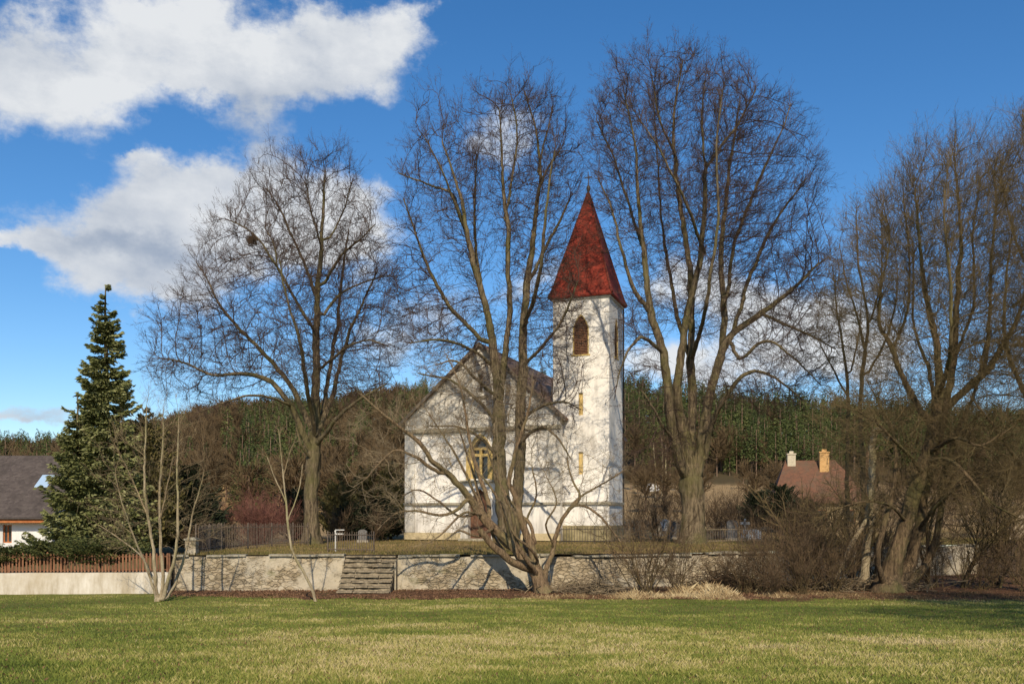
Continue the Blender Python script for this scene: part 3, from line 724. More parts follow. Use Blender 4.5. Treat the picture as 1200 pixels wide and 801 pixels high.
m = MB(); m.box(x0 - .4, x1 + .5, -.80, -.752, ze - .75, ze - .50); m.box(x0 - .4, x1 + .5, -.75, -.01, ze - .72, ze - .68); m.build('eave_board', M_wood, rf)
m = MB(); V, f = tube([(x0 - .4, -.88, ze - .48), (x1 + .5, -.88, ze - .48)], [.07, .07], 8); m.add(V, f); m.build('gutter', M_iron, rf)
sl = (zr - (ze - .55)) / (y1 / 2 + .75)
def on_roof(x, y, o): return (x, y, ze - .55 + (y + .75) * sl + th + o)
m = MB(); m.add([on_roof(3.0, 1.9, .06), on_roof(3.9, 1.9, .06), on_roof(3.9, 3.0, .06), on_roof(3.0, 3.0, .06), on_roof(3.0, 1.9, -.02), on_roof(3.9, 1.9, -.02), on_roof(3.9, 3.0, -.02), on_roof(3.0, 3.0, -.02)], [(0, 1, 2, 3), (0, 4, 5, 1), (1, 5, 6, 2), (2, 6, 7, 3), (3, 7, 4, 0)])
Mk = Mat('skylight_glass', .06, .8); Mk.color((.35, .48, .62)); sk_ = m.build('skylight', Mk.m, rf)
for w in wins:
    m = MB(); a, b, c_, d_ = w; m.box(a, b, .10, .16, c_, c_ + .08); m.box(a, b, .10, .16, d_ - .08, d_); m.box(a, a + .08, .1, .16, c_ + .081, d_ - .081); m.box(b - .08, b, .1, .16, c_ + .081, d_ - .081); m.box((a + b) / 2 - .04, (a + b) / 2 + .04, .1, .16, c_ + .081, d_ - .081)
    fo = m.build('window', M_wood, hs_)
    m = MB(); m.poly([(a, .14, c_), (b, .14, c_), (b, .14, d_), (a, .14, d_)]); m.build('pane', M_glass, fo)

M_rroof = tiles('old_red_tiles', (.17, .08, .046), (.115, .06, .038), (.11, .08, .052), 3.2, .9)
M_owall = plaster('ochre_wall', (.40, .31, .18), (.26, .20, .12), .1)
h2 = thing('house', 'old house with a red tiled hipped roof and two chimneys beyond the graves', 'house', (*PD(953, 97), -.9), R(-12))
m = MB(); m.box(-4.2, 5.2, -4, 4, -1, 2.4); m.build('wall', M_owall, h2)
def hip(mb, x0, x1, y0, y1, ze, rx0, rx1, zr, ym=0):
    a = [(x0, y0, ze), (x1, y0, ze), (x1, y1, ze), (x0, y1, ze), (rx0, ym, zr), (rx1, ym, zr)]
    mb.poly([a[0], a[1], a[5], a[4]]); mb.poly([a[2], a[3], a[4], a[5]]); mb.poly([a[1], a[2], a[5]]); mb.poly([a[3], a[0], a[4]]); mb.poly([a[3], a[2], a[1], a[0]])
m = MB(); hip(m, -4.7, 5.7, -4.5, 4.5, 2.3, -2.9, 2.2, 7.0); r2 = m.build('roof', M_rroof, h2)
def chimney(x, y, z0, z1, w, mat, par):
    m = MB(); m.box(x - w, x + w, y - w, y + w, z0, z1); m.box(x - w - .07, x + w + .07, y - w - .07, y + w + .07, z1 + .002, z1 + .14); m.box(x - w * .5, x + w * .5, y - w * .5, y + w * .5, z1 + .142, z1 + .4); m.build('chimney', mat, par)
chimney(-2.3, -.2, 6.0, 7.6, .42, simple('cream_brick', (.38, .33, .24), (.55, .49, .36), 6), r2)
chimney(1.0, -.8, 5.0, 7.7, .48, simple('orange_brick', (.42, .24, .09), (.58, .36, .15), 6), r2)
for x in (-2.6, .4, 3.2):
    m = MB(); m.box(x - .45, x + .45, -4.03, -4.002, .3, 1.6); w_ = m.build('window', M_wood, h2)
    m = MB(); m.box(x - .37, x + .37, -4.05, -4.032, .38, 1.52); m.build('pane', M_glass, w_)
m = MB(); V, f = tube([(-2.3, -.2, 8.0), (-2.3, -.2, 8.9)], [.03, .02], 6); m.add(V, f); m.build('aerial', M_iron, r2)

M_barn = simple('rubble_gable', (.22, .17, .11), (.48, .40, .28), 2.2, dist=.06)
h3 = thing('barn', 'rubble stone barn gable with a tiled roof at the far right edge', 'barn', (*PD(1228, 64), -3.2), R(-34))
m = MB(); m.prism([(-3.1, -.5), (3.1, -.5), (3.1, 1.6), (0, 5.6), (-3.1, 1.6)], 0, 12); m.build('wall', M_barn, h3)
m = MB(); slope_roof(m, -3.5, 3.5, 0, 1.15, 5.66, -.25, 12.3, .14); m.build('roof', M_rroof, h3)
m = MB(); m.box(-.4, .4, -.03, -.002, 2.3, 3.3); m.build('hatch', M_door, h3)

sd = thing('shed', 'tiny white shed far off on the dry slope right of the tower', 'shed', (*PD(767, 185), float(z_back(np.array(PD(767, 185)[0]), np.array(185.)))), R(20))
m = MB(); m.prism([(-1.1, -.5), (1.1, -.5), (1.1, 1.0), (0, 1.7), (-1.1, 1.0)], 0, 2.5); m.build('wall', M_white, sd)
m = MB(); slope_roof(m, -1.3, 1.3, 0, .9, 1.72, -.1, 2.6, .08); m.build('roof', M_white, sd)

# ---------------------------------------------------------------- graves
M_gw = simple('white_enamel', (.50, .50, .47), (.66, .65, .6), 4); M_gg = simple('grey_granite', (.06, .06, .06), (.19, .18, .165), 9, .5); M_gs = simple('pale_sandstone', (.18, .155, .12), (.34, .30, .23), 5)
def headstone(px, d, h, w, mat, label, kind=0, rz=0):
    x, y = PD(px, d); g = thing('gravestone', label, 'gravestone', (x, y, gb(x, y)), R(rz))
    m = MB(); m.box(-w * .65, w * .65, -.22, .22, -.1, .18); m.build('plinth', M_gs if mat is not M_gs else M_gg, g)
    m = MB()
    if kind == 0:
        a = np.linspace(0, np.pi, 9); m.prism([(-w / 2, .182), (w / 2, .182)] + [(w / 2 * math.cos(q), h - w * .3 + w * .3 * math.sin(q)) for q in a], -.08, .08)
    elif kind == 1:
        m.prism([(-w * .35, .182), (w * .35, .182), (w * .3, h * .45), (0.06, h * .5), (.06, h * .72), (w * .45, h * .72), (w * .45, h * .84), (.06, h * .84), (.06, h), (-.06, h), (-.06, h * .84), (-w * .45, h * .84), (-w * .45, h * .72), (-.06, h * .72), (-.06, h * .5), (-w * .3, h * .45)], -.06, .06)
    else: m.prism([(-w / 2, .182), (w / 2, .182), (w / 2, h * .85), (0, h), (-w / 2, h * .85)], -.08, .08)
    m.build('stone', mat, g)
headstone(858, 66, 1.5, .8, M_gg, 'dark rounded gravestone behind the railing right of the lime trunk')
headstone(873, 68, 1.6, .8, M_gw, 'white cross gravestone right of the lime trunk', 1)
headstone(884, 64, .9, 1.0, M_gw, 'low white gravestone nearest the ochre house wall', 2, 15)
headstone(845, 72, 1.3, .7, M_gs, 'pale sandstone grave cross closest to the lime trunk', 1)
headstone(787, 70, 1.5, .75, M_gg, 'grey pointed gravestone left of the lime trunk', 2, -10)
headstone(772, 74, 1.7, .7, M_gs, 'tall pale grave cross between church tower and lime trunk', 1)
headstone(779, 78, 1.2, .8, M_gw, 'small white gravestone among brown brush by the tower', 0)
headstone(425, 60, .9, .6, M_gg, 'grey rounded gravestone under the dark evergreens left of the church', 0)
#headstone(405, 62, 1.6, .8, M_gs, 'pale grave cross under the dark evergreens', 1)
#headstone(447, 61, 1.3, .7, M_gg, 'pointed grey gravestone closest to the church corner', 2)
#headstone(256, 50, 1.3, .7, M_gs, 'sandstone gravestone beside the dark red bush', 0)
#headstone(318, 58, 1.3, .8, M_gg, 'grey gravestone below the dark red bush', 2)
# white sign-like cross in the grass by the steps
wc = thing('white_cross', 'slim white painted cross with a short slanting roof near the stone steps', 'cross', (*PD(393, 44.5), gb(*PD(393, 44.5))))
m = MB(); m.box(-.035, .035, -.03, .03, -.1, 1.05); m.build('post', M_gw, wc)
m = MB(); m.box(-.03, .40, -.05, -.032, .84, .90); m.box(.0, .45, -.05, .05, 1.052, 1.09); m.build('arm', M_gw, wc)
# ---------------------------------------------------------------- bare trees
class Tree:
    """a bare broadleaf tree: traced limbs, then growth towards the space its crown fills"""
    def __init__(s, D, seed, step=.34, wf=.41):
        s.D = D; s.wf = wf; s.low = (0, 0, 1); s.rng = np.random.RandomState(seed); s.P = []; s.par = []; s.spec = []; s.step = step
    def limb(s, pts, root=False):
        """pts: (photo x, photo y, metres behind the tree's distance, width in photo px)"""
        Q = np.array([[*W(x, y + s.low[0] * min(1, max(0, (s.low[1] - y) / s.low[2])), s.D + o), w * s.wf / F * (s.D + o)] for x, y, o, w in pts])
        Q = catmull(Q, s.step * .8)
        n = len(Q); wob = s.rng.normal(size=(n, 3)) * np.minimum(.05, Q[:, 3:4] * .35 + .012)
        wob[0] = 0; Q[:, :3] += np.cumsum(wob, 0) * .5 - .0 * wob
        if root: last = -1; k0 = 0
        else:
            PP = np.array(s.P); last = int(np.argmin(((PP - Q[0, :3]) ** 2).sum(1))); k0 = 1
        for q in Q[k0:]:
            s.P.append(q[:3]); s.par.append(last); s.spec.append(max(q[3], .012)); last = len(s.P) - 1
        return s
    def envelope(s, blobs, n):
        """blobs: (photo x, y, rx px, ry px, metres deep radius, metres behind); random points fill them"""
        vol = np.array([b[2] * b[3] * max(b[4], .5) for b in blobs], float); vol /= vol.sum(); out = []
        for b, v in zip(blobs, vol):
            m = int(n * v) + 1
            q = unit(s.rng.normal(size=(m, 3))); e = q @ s.rng.normal(size=(3, 5)) * 2.6 + s.rng.rand(5) * 6
            lump = 1 + .13 * np.sin(e).mean(1, keepdims=True) * 2.2
            q = q * (s.rng.rand(m, 1) ** (1 / 3.2)) * lump * (1 + np.abs(s.rng.normal(size=(m, 1))) * .07)
            c = W(b[0], b[1], s.D + b[5]); k = s.D / F
            out.append(c + q * np.array([b[2] * k, b[4], b[3] * k]))
        s.att = np.concatenate(out); return s
    def grow(s, infl=4.0, kill=.55, iters=90, bias=(0, 0, .15), jitter=.10, mom=.9):
        A = s.att; P = np.zeros((60000, 3)); n = len(s.P); P[:n] = s.P; par = list(s.par); spec = list(s.spec)
        nd = np.full(len(A), 1e9); ni = np.zeros(len(A), int); kids = np.zeros(60000, int)
        lo = 0; step = s.step; bias = np.array(bias)
        for it in range(iters):
            if n > lo:
                for a in range(lo, n, 400):
                    d = ((A[:, None] - P[None, a:min(n, a + 400)]) ** 2).sum(2); j = d.argmin(1); dm = d[np.arange(len(A)), j]
                    b = dm < nd; nd[b] = dm[b]; ni[b] = j[b] + a
                lo = n
            keep = nd > kill * kill
            A = A[keep]; nd = nd[keep]; ni = ni[keep]
            act = nd < infl * infl
            if not act.any(): break
            ids, inv = np.unique(ni[act], return_inverse=True)
            dsum = np.zeros((len(ids), 3)); np.add.at(dsum, inv, unit(A[act] - P[ni[act]]))
            pd = P[ids] - P[np.maximum(np.array(par)[ids], 0)]
            dirs = unit(unit(dsum) + unit(pd + 1e-6) * mom + bias + s.rng.normal(size=dsum.shape) * jitter)
            ok = kids[ids] < 3; ids = ids[ok]; dirs = dirs[ok]
            if not len(ids) or n + len(ids) > 59000: break
            kids[ids] += 1
            P[n:n + len(ids)] = P[ids] + dirs * step
            par += ids.tolist(); spec += [0] * len(ids); n += len(ids)
        s.P = P[:n]; s.par = np.array(par); s.spec = np.array(spec); return s
    def radii(s, tip=.009, ex=2.35):
        n = len(s.P); acc = np.zeros(n); r = np.zeros(n); par = s.par; spec = s.spec; main = np.full(n, -1); best = np.zeros(n)
        for i in range(n - 1, -1, -1):
            v = acc[i] ** (1 / ex) if acc[i] > 0 else tip
            if spec[i] > 0: v = min(max(v, spec[i]), max(spec[i] * 1.15, tip))
            r[i] = v; p = par[i]
            if p >= 0:
                acc[p] += max(v, tip) ** ex
                if v > best[p]: best[p] = v; main[p] = i
        for i in range(n):
            if par[i] >= 0 and r[i] > r[par[i]]: r[i] = r[par[i]]
        s.r = r; s.main = main; return s
    def build(s, name, label, cat, mats, twigs=1.5, twlen=(.35, 1.0), twr=.009, thick=.055, flare=1.5, group=None, up=.35, rough=.09, sub_=(5, 3)):
        P, par, r, main, rng = s.P, s.par, s.r, s.main, s.rng
        base = P[0].copy(); root = thing(name, label, cat, tuple(base), group=group)
        n = len(P); tb = MB()
        isbig = r > thick
        for i in range(n):
            if not isbig[i]: continue
            p = par[i]
            if p >= 0 and main[p] == i: continue
            ch = [i] if p < 0 else [p, i]
            rr = [r[i]] if p < 0 else [min(r[p], r[i] * 1.25), r[i]]
            j = main[i]
            while j >= 0 and r[j] > thick * .55: ch.append(j); rr.append(r[j]); j = main[j]
            if len(ch) < 2: continue
            pts = P[ch] - base; rr = np.array(rr)
            if p < 0 and flare > 1:
                hgt = np.linalg.norm(pts - pts[0], axis=1); rr = rr * (1 + (flare - 1) * np.exp(-hgt / (rr[0] * 1.3 + .1)))
            k = 22 if rr[0] > .2 else (9 if rr[0] > .1 else 6)
            if len(pts) > 3 and rr[0] > .15:
                q = catmull(np.c_[pts, rr], .15); pts, rr = q[:, :3], q[:, 3]
            V, f = tube(pts, rr, k, rng, rough if rr[0] > .1 else .02); tb.add(V, f)
        tb.build('trunk', mats[0], root, smooth=True)
        cb = MB()
        idx = np.array([i for i in range(n) if par[i] >= 0 and r[i] <= thick])
        if len(idx):
            A = P[par[idx]]; B = P[idx]; ra = np.minimum(r[par[idx]], r[idx] * 1.3); rb = r[idx]
            dd = unit(B - A)
            V, f = prisms(A - base - dd * .01, B - base + dd * .02, ra, rb, 4); cb.add(V, f)
            th = idx[r[idx] < .05]
            if len(th) and twigs > 0:
                cen = P[th].mean(0); cen[2] -= .15 * (P[th][:, 2].max() - cen[2])
                cnt = rng.poisson(twigs, len(th)); src = np.repeat(th, cnt); m = len(src)
                t = rng.rand(m, 1); S = P[par[src]] * (1 - t) + P[src] * t
                out = unit(S - cen)
                d = unit(unit(P[src] - P[par[src]]) * .6 + out * .5 + rng.normal(size=(m, 3)) * .42 + np.array([0, 0, up * .6]))
                L = rng.uniform(twlen[0], twlen[1], m)
                w = np.minimum(r[src] * .75, twr * 1.7)
                for lv, (ns, kids, wf_) in enumerate(((4, sub_[0], 1.), (3, sub_[1], .62), (2, 0, .45))):
                    pts = [S]; dd = d
                    for q in range(ns):
                        dd = unit(dd + rng.normal(size=dd.shape) * (.10 if lv else .08) + np.array([0, 0, up * .16])); pts.append(pts[-1] + dd * (L / ns)[:, None])
                    pts = np.stack(pts, 1)
                    for q in range(ns):
                        V, f = prisms(pts[:, q] - base, pts[:, q + 1] - base, w * (1 - .75 * q / ns), w * (1 - .75 * (q + 1) / ns), 3); cb.add(V, f)
                    if not kids or lv == 2: break
                    N = len(S); tt = rng.uniform(.12, .98, (N, kids)); s_ = tt * ns; j = np.minimum(s_.astype(int), ns - 1); fr = (s_ - j)[..., None]; ii = np.arange(N)[:, None]
                    A_, B_ = pts[ii, j], pts[ii, j + 1]; S = (A_ * (1 - fr) + B_ * fr).reshape(-1, 3)
                    d = unit(unit(B_ - A_).reshape(-1, 3) * .8 + rng.normal(size=(N * kids, 3)) * .5 + np.array([0, 0, up * .15]))
                    L = (L[:, None] * (.62 - .36 * tt)).ravel() * rng.uniform(.7, 1.2, N * kids); w = np.maximum(np.repeat(w, kids) * .6, twr * .42)
            cb.build('crown', mats[1], root)
        return root

# --- the three big lime trees on the churchyard terrace
t = Tree(56, 11, wf=.37); t.low = (18, 300, 130)
t.limb([(367, 642, 0, 25), (367, 615, 0, 22), (367, 580, 0, 20), (370, 540, 0, 19), (373, 505, 0, 15), (374, 470, 0, 13), (376, 430, 0, 11), (376, 380, 0, 9), (378, 330, 0, 7), (383, 280, 0, 5), (386, 230, 0, 3.5), (388, 190, 0, 2)], True)
for l in [
    [(367, 535, 0, 11), (352, 500, -.5, 9), (335, 466, -1, 8), (312, 443, -1.5, 7), (282, 436, -2, 5.5), (250, 438, -2, 4), (218, 425, -2, 2.5), (190, 420, -2, 1.5)],
    [(371, 510, 0, 9), (342, 455, 1, 7.5), (312, 412, 1.5, 6), (282, 382, 2, 5), (258, 352, 2, 3.5), (245, 325, 2, 2), (232, 305, 2, 1.5)],
    [(376, 398, 0, 6), (350, 357, -1, 5), (326, 316, -2, 4), (306, 282, -2, 3), (286, 262, -2, 2), (265, 250, -2, 1.5)],
    [(376, 372, 0, 6), (358, 312, 1, 4.5), (341, 272, 2, 3.5), (326, 232, 2.5, 2.5), (313, 205, 3, 1.6)],
    [(373, 505, 0, 9), (390, 460, 1, 7), (401, 420, 1, 5.5), (415, 382, 2, 4.5), (428, 350, 2, 3), (441, 320, 2, 2)],
    [(378, 335, 0, 5), (400, 302, -1, 4), (424, 277, -1.5, 2.5), (443, 256, -2, 1.6)],
    [(377, 372, 0, 5), (396, 347, 1, 4), (428, 331, 2, 2.5), (455, 325, 2, 1.6)],
    [(375, 432, 0, 5), (402, 411, -2, 4), (432, 401, -3, 2.5), (458, 408, -3, 1.6)],
    [(370, 512, 0, 8), (356, 450, -3, 6.5), (346, 400, -5, 5), (331, 350, -6, 3.5), (322, 300, -6.5, 2)],
    [(373, 507, 0, 8), (386, 440, 3, 6), (396, 380, 5, 5), (402, 320, 6, 3.5), (410, 262, 6, 2)],
    [(340, 474, -1, 5), (302, 461, -3, 4), (262, 470, -4, 2.5), (228, 482, -4, 1.6)],
    [(371, 520, 0, 7), (398, 486, -3, 5.5), (425, 466, -4, 4), (452, 450, -5, 2.5)],
    [(367, 540, 0, 4), (352, 520, -1, 3.5), (346, 500, -1, 2.5)],
    [(384, 280, 0, 3.5), (402, 240, 1, 2.5), (412, 200, 1, 1.5)], [(380, 300, 0, 3.5), (366, 250, -1, 2.5), (358, 205, -1, 1.5)],
    [(326, 318, -2, 3), (322, 285, -2, 2), (312, 262, -2, 1.5)]]: t.limb(l)
t.envelope([(382, 298, 60, 100, 4.5, 0), (300, 345, 78, 85, 4.5, 0), (240, 400, 60, 55, 4, 0), (405, 360, 72, 90, 4.5, 0), (330, 260, 62, 75, 3, 0), (235, 440, 62, 36, 3, -1), (400, 430, 72, 42, 4, -2), (310, 420, 80, 40, 4, 1)], 5200)
t.grow(3.4, .48).radii(.0115)
lime_left = t.build('lime_tree', 'bare lime tree with a thick straight trunk beside the dark red bush', 'tree', (M_lime, M_limetw), 1.05, (.6, 1.5), .0088)

t = Tree(58.5, 12, wf=.44); t.low = (16, 250, 170)
t.limb([(597, 643, 0, 24), (592, 600, 0, 20), (588, 550, 0, 17), (586, 500, 0, 14.5), (584, 460, 0, 13), (579, 420, 0, 11), (573, 380, -.3, 9), (561, 330, -.6, 7.5), (549, 280, -1, 6), (541, 230, -1, 4.5), (531, 190, -1, 3), (518, 150, -1, 1.8)], True)
for l in [
    [(598, 640, 0, 15), (604, 600, .7, 14), (606, 545, 1, 13), (608, 480, 1, 12), (611, 430, 1, 11), (613, 380, 1, 10), (618, 330, 1, 8.5), (624, 280, 1, 7), (628, 230, 1, 5), (630, 180, 1, 3.8), (624, 130, 1, 2.6), (612, 82, 1, 1.5)],
    [(585, 480, 0, 9), (591, 425, -1, 8), (597, 370, -1, 7), (594, 320, -1.5, 6), (590, 260, -2, 5), (585, 200, -2, 3.5), (580, 150, -2, 2), (577, 120, -2, 1.4)],
    [(551, 290, -1, 5), (538, 250, -.5, 4), (528, 228, 0, 3.5), (498, 216, .5, 2.5), (468, 203, 1, 1.6)],
    [(567, 400, 0, 6), (545, 378, 0, 5.5), (523, 353, 0, 5), (500, 307, 0, 3.6), (484, 262, 0, 2.5), (474, 232, 0, 1.5)],
    [(629, 230, 1, 4), (645, 190, 1, 3), (660, 165, 1, 1.6)],
    [(619, 330, 1, 5), (640, 284, 2, 4), (656, 255, 2, 3), (668, 225, 2, 1.8)],
    [(590, 260, -2, 4), (600, 205, -1, 3), (606, 150, -1, 2.2), (600, 100, -1, 1.5)],
    [(575, 385, 0, 5), (560, 300, 4, 4), (556, 230, 5, 3), (560, 170, 5, 1.6)],
    [(613, 385, 1, 6), (632, 330, -3, 5), (640, 250, -5, 3.5), (650, 170, -5, 1.6)],
    [(545, 270, -1, 3.5), (520, 200, -3, 2.5), (498, 150, -3, 1.5)],
    [(612, 430, 1, 5), (640, 400, -1, 4), (662, 370, -2, 3), (680, 330, -3, 1.8)],
    [(580, 430, 0, 5), (548, 405, -2, 4), (515, 396, -4, 3), (480, 400, -4, 1.6)],
    [(606, 500, 1, 5), (628, 478, -1, 4), (655, 470, -2, 2.6), (678, 480, -3, 1.5)],
    [(586, 500, 0, 5), (560, 470, -2, 4), (530, 448, -3, 3), (492, 440, -4, 1.6)],
    [(587, 540, 0, 5), (566, 515, -2, 4), (540, 500, -3, 3), (505, 498, -4, 1.6)],
    [(606, 520, 1, 5), (632, 500, -2, 4), (652, 510, -3, 3), (668, 535, -3, 1.6)],
    [(586, 470, 0, 5), (558, 440, -3, 4), (536, 420, -4, 3), (512, 425, -4, 1.6)],
    [(629, 200, 1, 3), (640, 150, 2, 2), (648, 110, 2, 1.3)]]: t.limb(l)
t.envelope([(600, 190, 72, 98, 4.5, 0), (530, 222, 60, 92, 4, 0), (500, 345, 58, 90, 4, 0), (630, 300, 58, 120, 4.5, 0), (650, 190, 36, 78, 3.5, 0), (560, 400, 85, 55, 4.5, 0), (660, 400, 34, 60, 4, -2), (600, 470, 75, 50, 3, -1.5)], 5400)
t.grow(3.4, .48).radii(.0115)
lime_mid = t.build('lime_tree', 'tall forked lime tree just in front of the church gable, twin trunks', 'tree', (M_lime, M_limetw), .85, (.6, 1.5), .0088)

t = Tree(57, 13, wf=.40); t.low = (24, 250, 200)
t.limb([(812, 640, 0, 33), (812, 605, 0, 29), (810, 575, 0, 30), (807, 550, 0, 24), (800, 510, 0, 17), (793, 465, 0, 13), (800, 410, 0, 10.5), (810, 355, 0, 9), (822, 300, 0, 7.5), (827, 240, 0, 6), (827, 195, 0, 4.6), (845, 160, 0, 3.4), (862, 135, 0, 2.6), (884, 88, 0, 1.5)], True)
for l in [
    [(806, 562, 0, 17), (795, 535, -.6, 15), (786, 487, -1, 13), (777, 412, -1, 11), (763, 368, -1, 9.5), (755, 300, -1, 7), (748, 226, -1, 5), (744, 143, -1, 3), (733, 82, -1, 1.5)],
    [(763, 368, -1, 7), (742, 338, -1.5, 6), (727, 295, -2, 4.5), (714, 245, -2, 3), (698, 205, -2, 1.6)],
    [(806, 550, 0, 14), (811, 487, 1, 12), (811, 427, 1, 10.5), (813, 342, 1, 9), (810, 300, 1, 7.5), (796, 190, 1, 5), (794, 123, 1, 3.4), (806, 50, 1, 1.5)],
    [(812, 565, 0, 18), (822, 530, 0, 16), (829, 488, 0, 14), (837, 455, 0, 12), (857, 398, 0, 10), (890, 368, 0, 8), (930, 338, 0, 5), (958, 312, 0, 3), (975, 300, 0, 1.5)],
    [(845, 425, 0, 9), (850, 370, .5, 8), (844, 300, 1, 7), (850, 220, 2, 5), (860, 150, 2, 3), (868, 98, 2, 1.5)],
    [(826, 540, 0, 8), (834, 500, -1, 7), (848, 468, -2, 6), (876, 437, -2, 5), (906, 444, -2.5, 3.4), (938, 470, -3, 1.8)],
    [(849, 360, 0, 6), (860, 290, 3, 5), (890, 200, 4, 3.6), (915, 135, 4, 2), (925, 100, 4, 1.4)],
    [(855, 400, 0, 6), (880, 320, 3, 5), (915, 250, 4, 3.4), (945, 200, 4, 1.6)],
    [(892, 367, 0, 5), (920, 380, -1, 4), (955, 395, -2, 2.5), (980, 410, -2, 1.5)],
    [(811, 430, 1, 7), (792, 360, 4, 5.5), (778, 280, 5, 4), (770, 180, 5, 2.6), (765, 100, 5, 1.4)],
    [(811, 420, 1, 7), (826, 350, -4, 5.5), (838, 260, -5, 4), (836, 160, -5, 2.6), (842, 80, -5, 1.4)],
    [(795, 185, 1, 4), (775, 130, -1, 2.8), (765, 70, -1, 1.5)],
    [(828, 300, 0, 5), (805, 235, -3, 4), (780, 170, -4, 2.4), (752, 120, -4, 1.4)],
    [(777, 412, -1, 6), (752, 395, -3, 5), (735, 410, -4, 4), (722, 440, -4, 2), (716, 470, -4, 1.2)],
    [(828, 200, 0, 4), (822, 130, 2, 3), (826, 70, 2, 1.5)],
    [(857, 400, 0, 6), (868, 420, -2, 5), (900, 400, -3, 4), (935, 420, -4, 2.4), (965, 450, -4, 1.4)],
    [(755, 300, -1, 5), (738, 250, 1, 3.5), (716, 180, 2, 2.4), (694, 125, 2, 1.4)],
    [(800, 530, 0, 5), (776, 500, -2, 4), (760, 470, -3, 3), (748, 455, -3, 1.5)]]: t.limb(l)
t.envelope([(800, 160, 95, 98, 4.5, 0), (882, 228, 72, 105, 5, 0), (905, 340, 78, 80, 5, 0), (735, 190, 50, 125, 4, 0), (935, 400, 48, 60, 4, -1), (820, 290, 85, 90, 5, 0), (890, 445, 85, 36, 4, -2), (750, 400, 34, 55, 3, -2), (775, 500, 45, 50, 2.5, -2)], 8200)
t.grow(3.4, .48).radii(.0115)
lime_right = t.build('lime_tree', 'massive lime tree right of the church tower with many upright limbs from one stout trunk', 'tree', (M_lime, M_limetw), 1.05, (.6, 1.5), .0088)

# --- old low tree at the foot of the wall
t = Tree(38.6, 21, .28, .5)
t.limb([(638, 697, 0, 17), (634, 684, 0, 15), (628, 672, 0, 13), (612, 650, 0, 11), (596, 632, 0, 10), (580, 618, 0, 9), (566, 603, 0, 8), (552, 585, -.3, 7), (541, 572, -.6, 6.5), (520, 556, -1, 6), (505, 545, -1.3, 5.5), (492, 524, -1.6, 4.6), (472, 508, -1.8, 3.6), (452, 490, -2, 2.8), (425, 464, -2.2, 1.4)], True)
for l in [
    [(520, 557, -1, 4.5), (500, 546, -1.5, 4), (484, 537, -1.8, 3.2), (460, 530, -2, 2.6), (430, 560, -2.2, 1.6), (414, 572, -2.2, 1)],
    [(548, 583, -.3, 5), (535, 597, -.8, 4), (515, 603, -1, 3.4), (486, 597, -1.2, 2.8), (462, 600, -1.5, 2), (440, 618, -1.6, 1.2)],
    [(574, 610, 0, 6), (573, 585, .5, 5), (562, 555, 1, 4.4), (552, 520, 1, 3.6), (545, 480, 1.2, 2.6), (536, 445, 1.4, 1.8), (522, 415, 1.4, 1)],
    [(636, 684, 0, 10), (633, 668, .5, 9.5), (629, 645, 1, 8.5), (622, 626, 1, 8), (614, 606, 1, 7.5), (609, 588, 1, 6.5), (597, 560, 1, 5.4), (604, 520, 1, 4), (616, 480, 1, 2.8), (622, 445, 1, 1.6)],
    [(638, 684, 0, 7), (640, 667, .3, 6), (649, 640, .6, 5), (654, 616, .6, 4.4), (667, 592, .6, 4), (680, 580, .6, 3), (671, 560, .8, 2.2), (665, 535, 1, 1.4)],
    [(667, 592, .6, 3.6), (686, 592, .4, 3.2), (702, 600, .2, 2.8), (716, 614, 0, 2.2), (730, 632, -.2, 1.4)],
    [(668, 591, .6, 3), (690, 575, .8, 2.4), (712, 562, 1, 1.8), (735, 548, 1, 1.2)],
    [(624, 668, -.2, 9), (606, 660, -.6, 8), (588, 646, -1, 7.5), (572, 630, -1.3, 7), (562, 614, -1.5, 6.5)],
    [(610, 648, 0, 7), (594, 640, .8, 6), (576, 618, 1.2, 5.2), (560, 588, 1.6, 4), (545, 560, 2, 3), (520, 520, 2.2, 2), (500, 490, 2.2, 1.2)],
    [(628, 640, .8, 5), (622, 612, 1.6, 4), (606, 596, 2, 3.2), (584, 560, 2.4, 2.2), (570, 520, 2.4, 1.2)],
    [(630, 672, 0, 7), (614, 662, .8, 6), (596, 650, 1.2, 5), (580, 628, 1.4, 4.4), (566, 590, 1.6, 3.6), (552, 540, 1.8, 2.6), (540, 500, 1.8, 1.6)],
    [(632, 676, 0, 6), (618, 655, -.9, 5), (608, 632, -1.3, 4.2), (604, 600, -1.5, 3.2), (592, 570, -1.6, 2.4), (586, 530, -1.6, 1.4)],
    [(600, 636, 0, 5), (590, 612, -.6, 4), (584, 590, -.9, 3.2), (570, 566, -1.1, 2.4), (556, 552, -1.2, 1.4)],
    [(562, 598, 0, 4), (540, 606, 1, 3), (516, 590, 1.4, 2.4), (492, 575, 1.6, 1.8), (474, 582, 1.6, 1.1)],
    [(580, 618, 0, 4), (560, 628, -1.8, 3), (540, 622, -2.2, 2.2), (528, 632, -2.4, 1.2)],
    [(636, 672, .2, 5), (626, 654, 1.6, 4.4), (616, 640, 2, 3.6), (620, 610, 2.2, 2.8), (632, 580, 2.2, 2), (628, 545, 2.2, 1.2)],
    [(650, 640, .6, 3), (640, 615, -.4, 2.4), (652, 590, -.6, 1.8), (640, 560, -.6, 1.1)],
    [(632, 660, 0, 4), (618, 640, -1.2, 3.4), (600, 622, -1.6, 2.6), (592, 590, -1.8, 1.6)],
    [(566, 603, 0, 4), (546, 600, -1.4, 3), (522, 622, -2, 2), (505, 634, -2, 1.2)]]: t.limb(l)
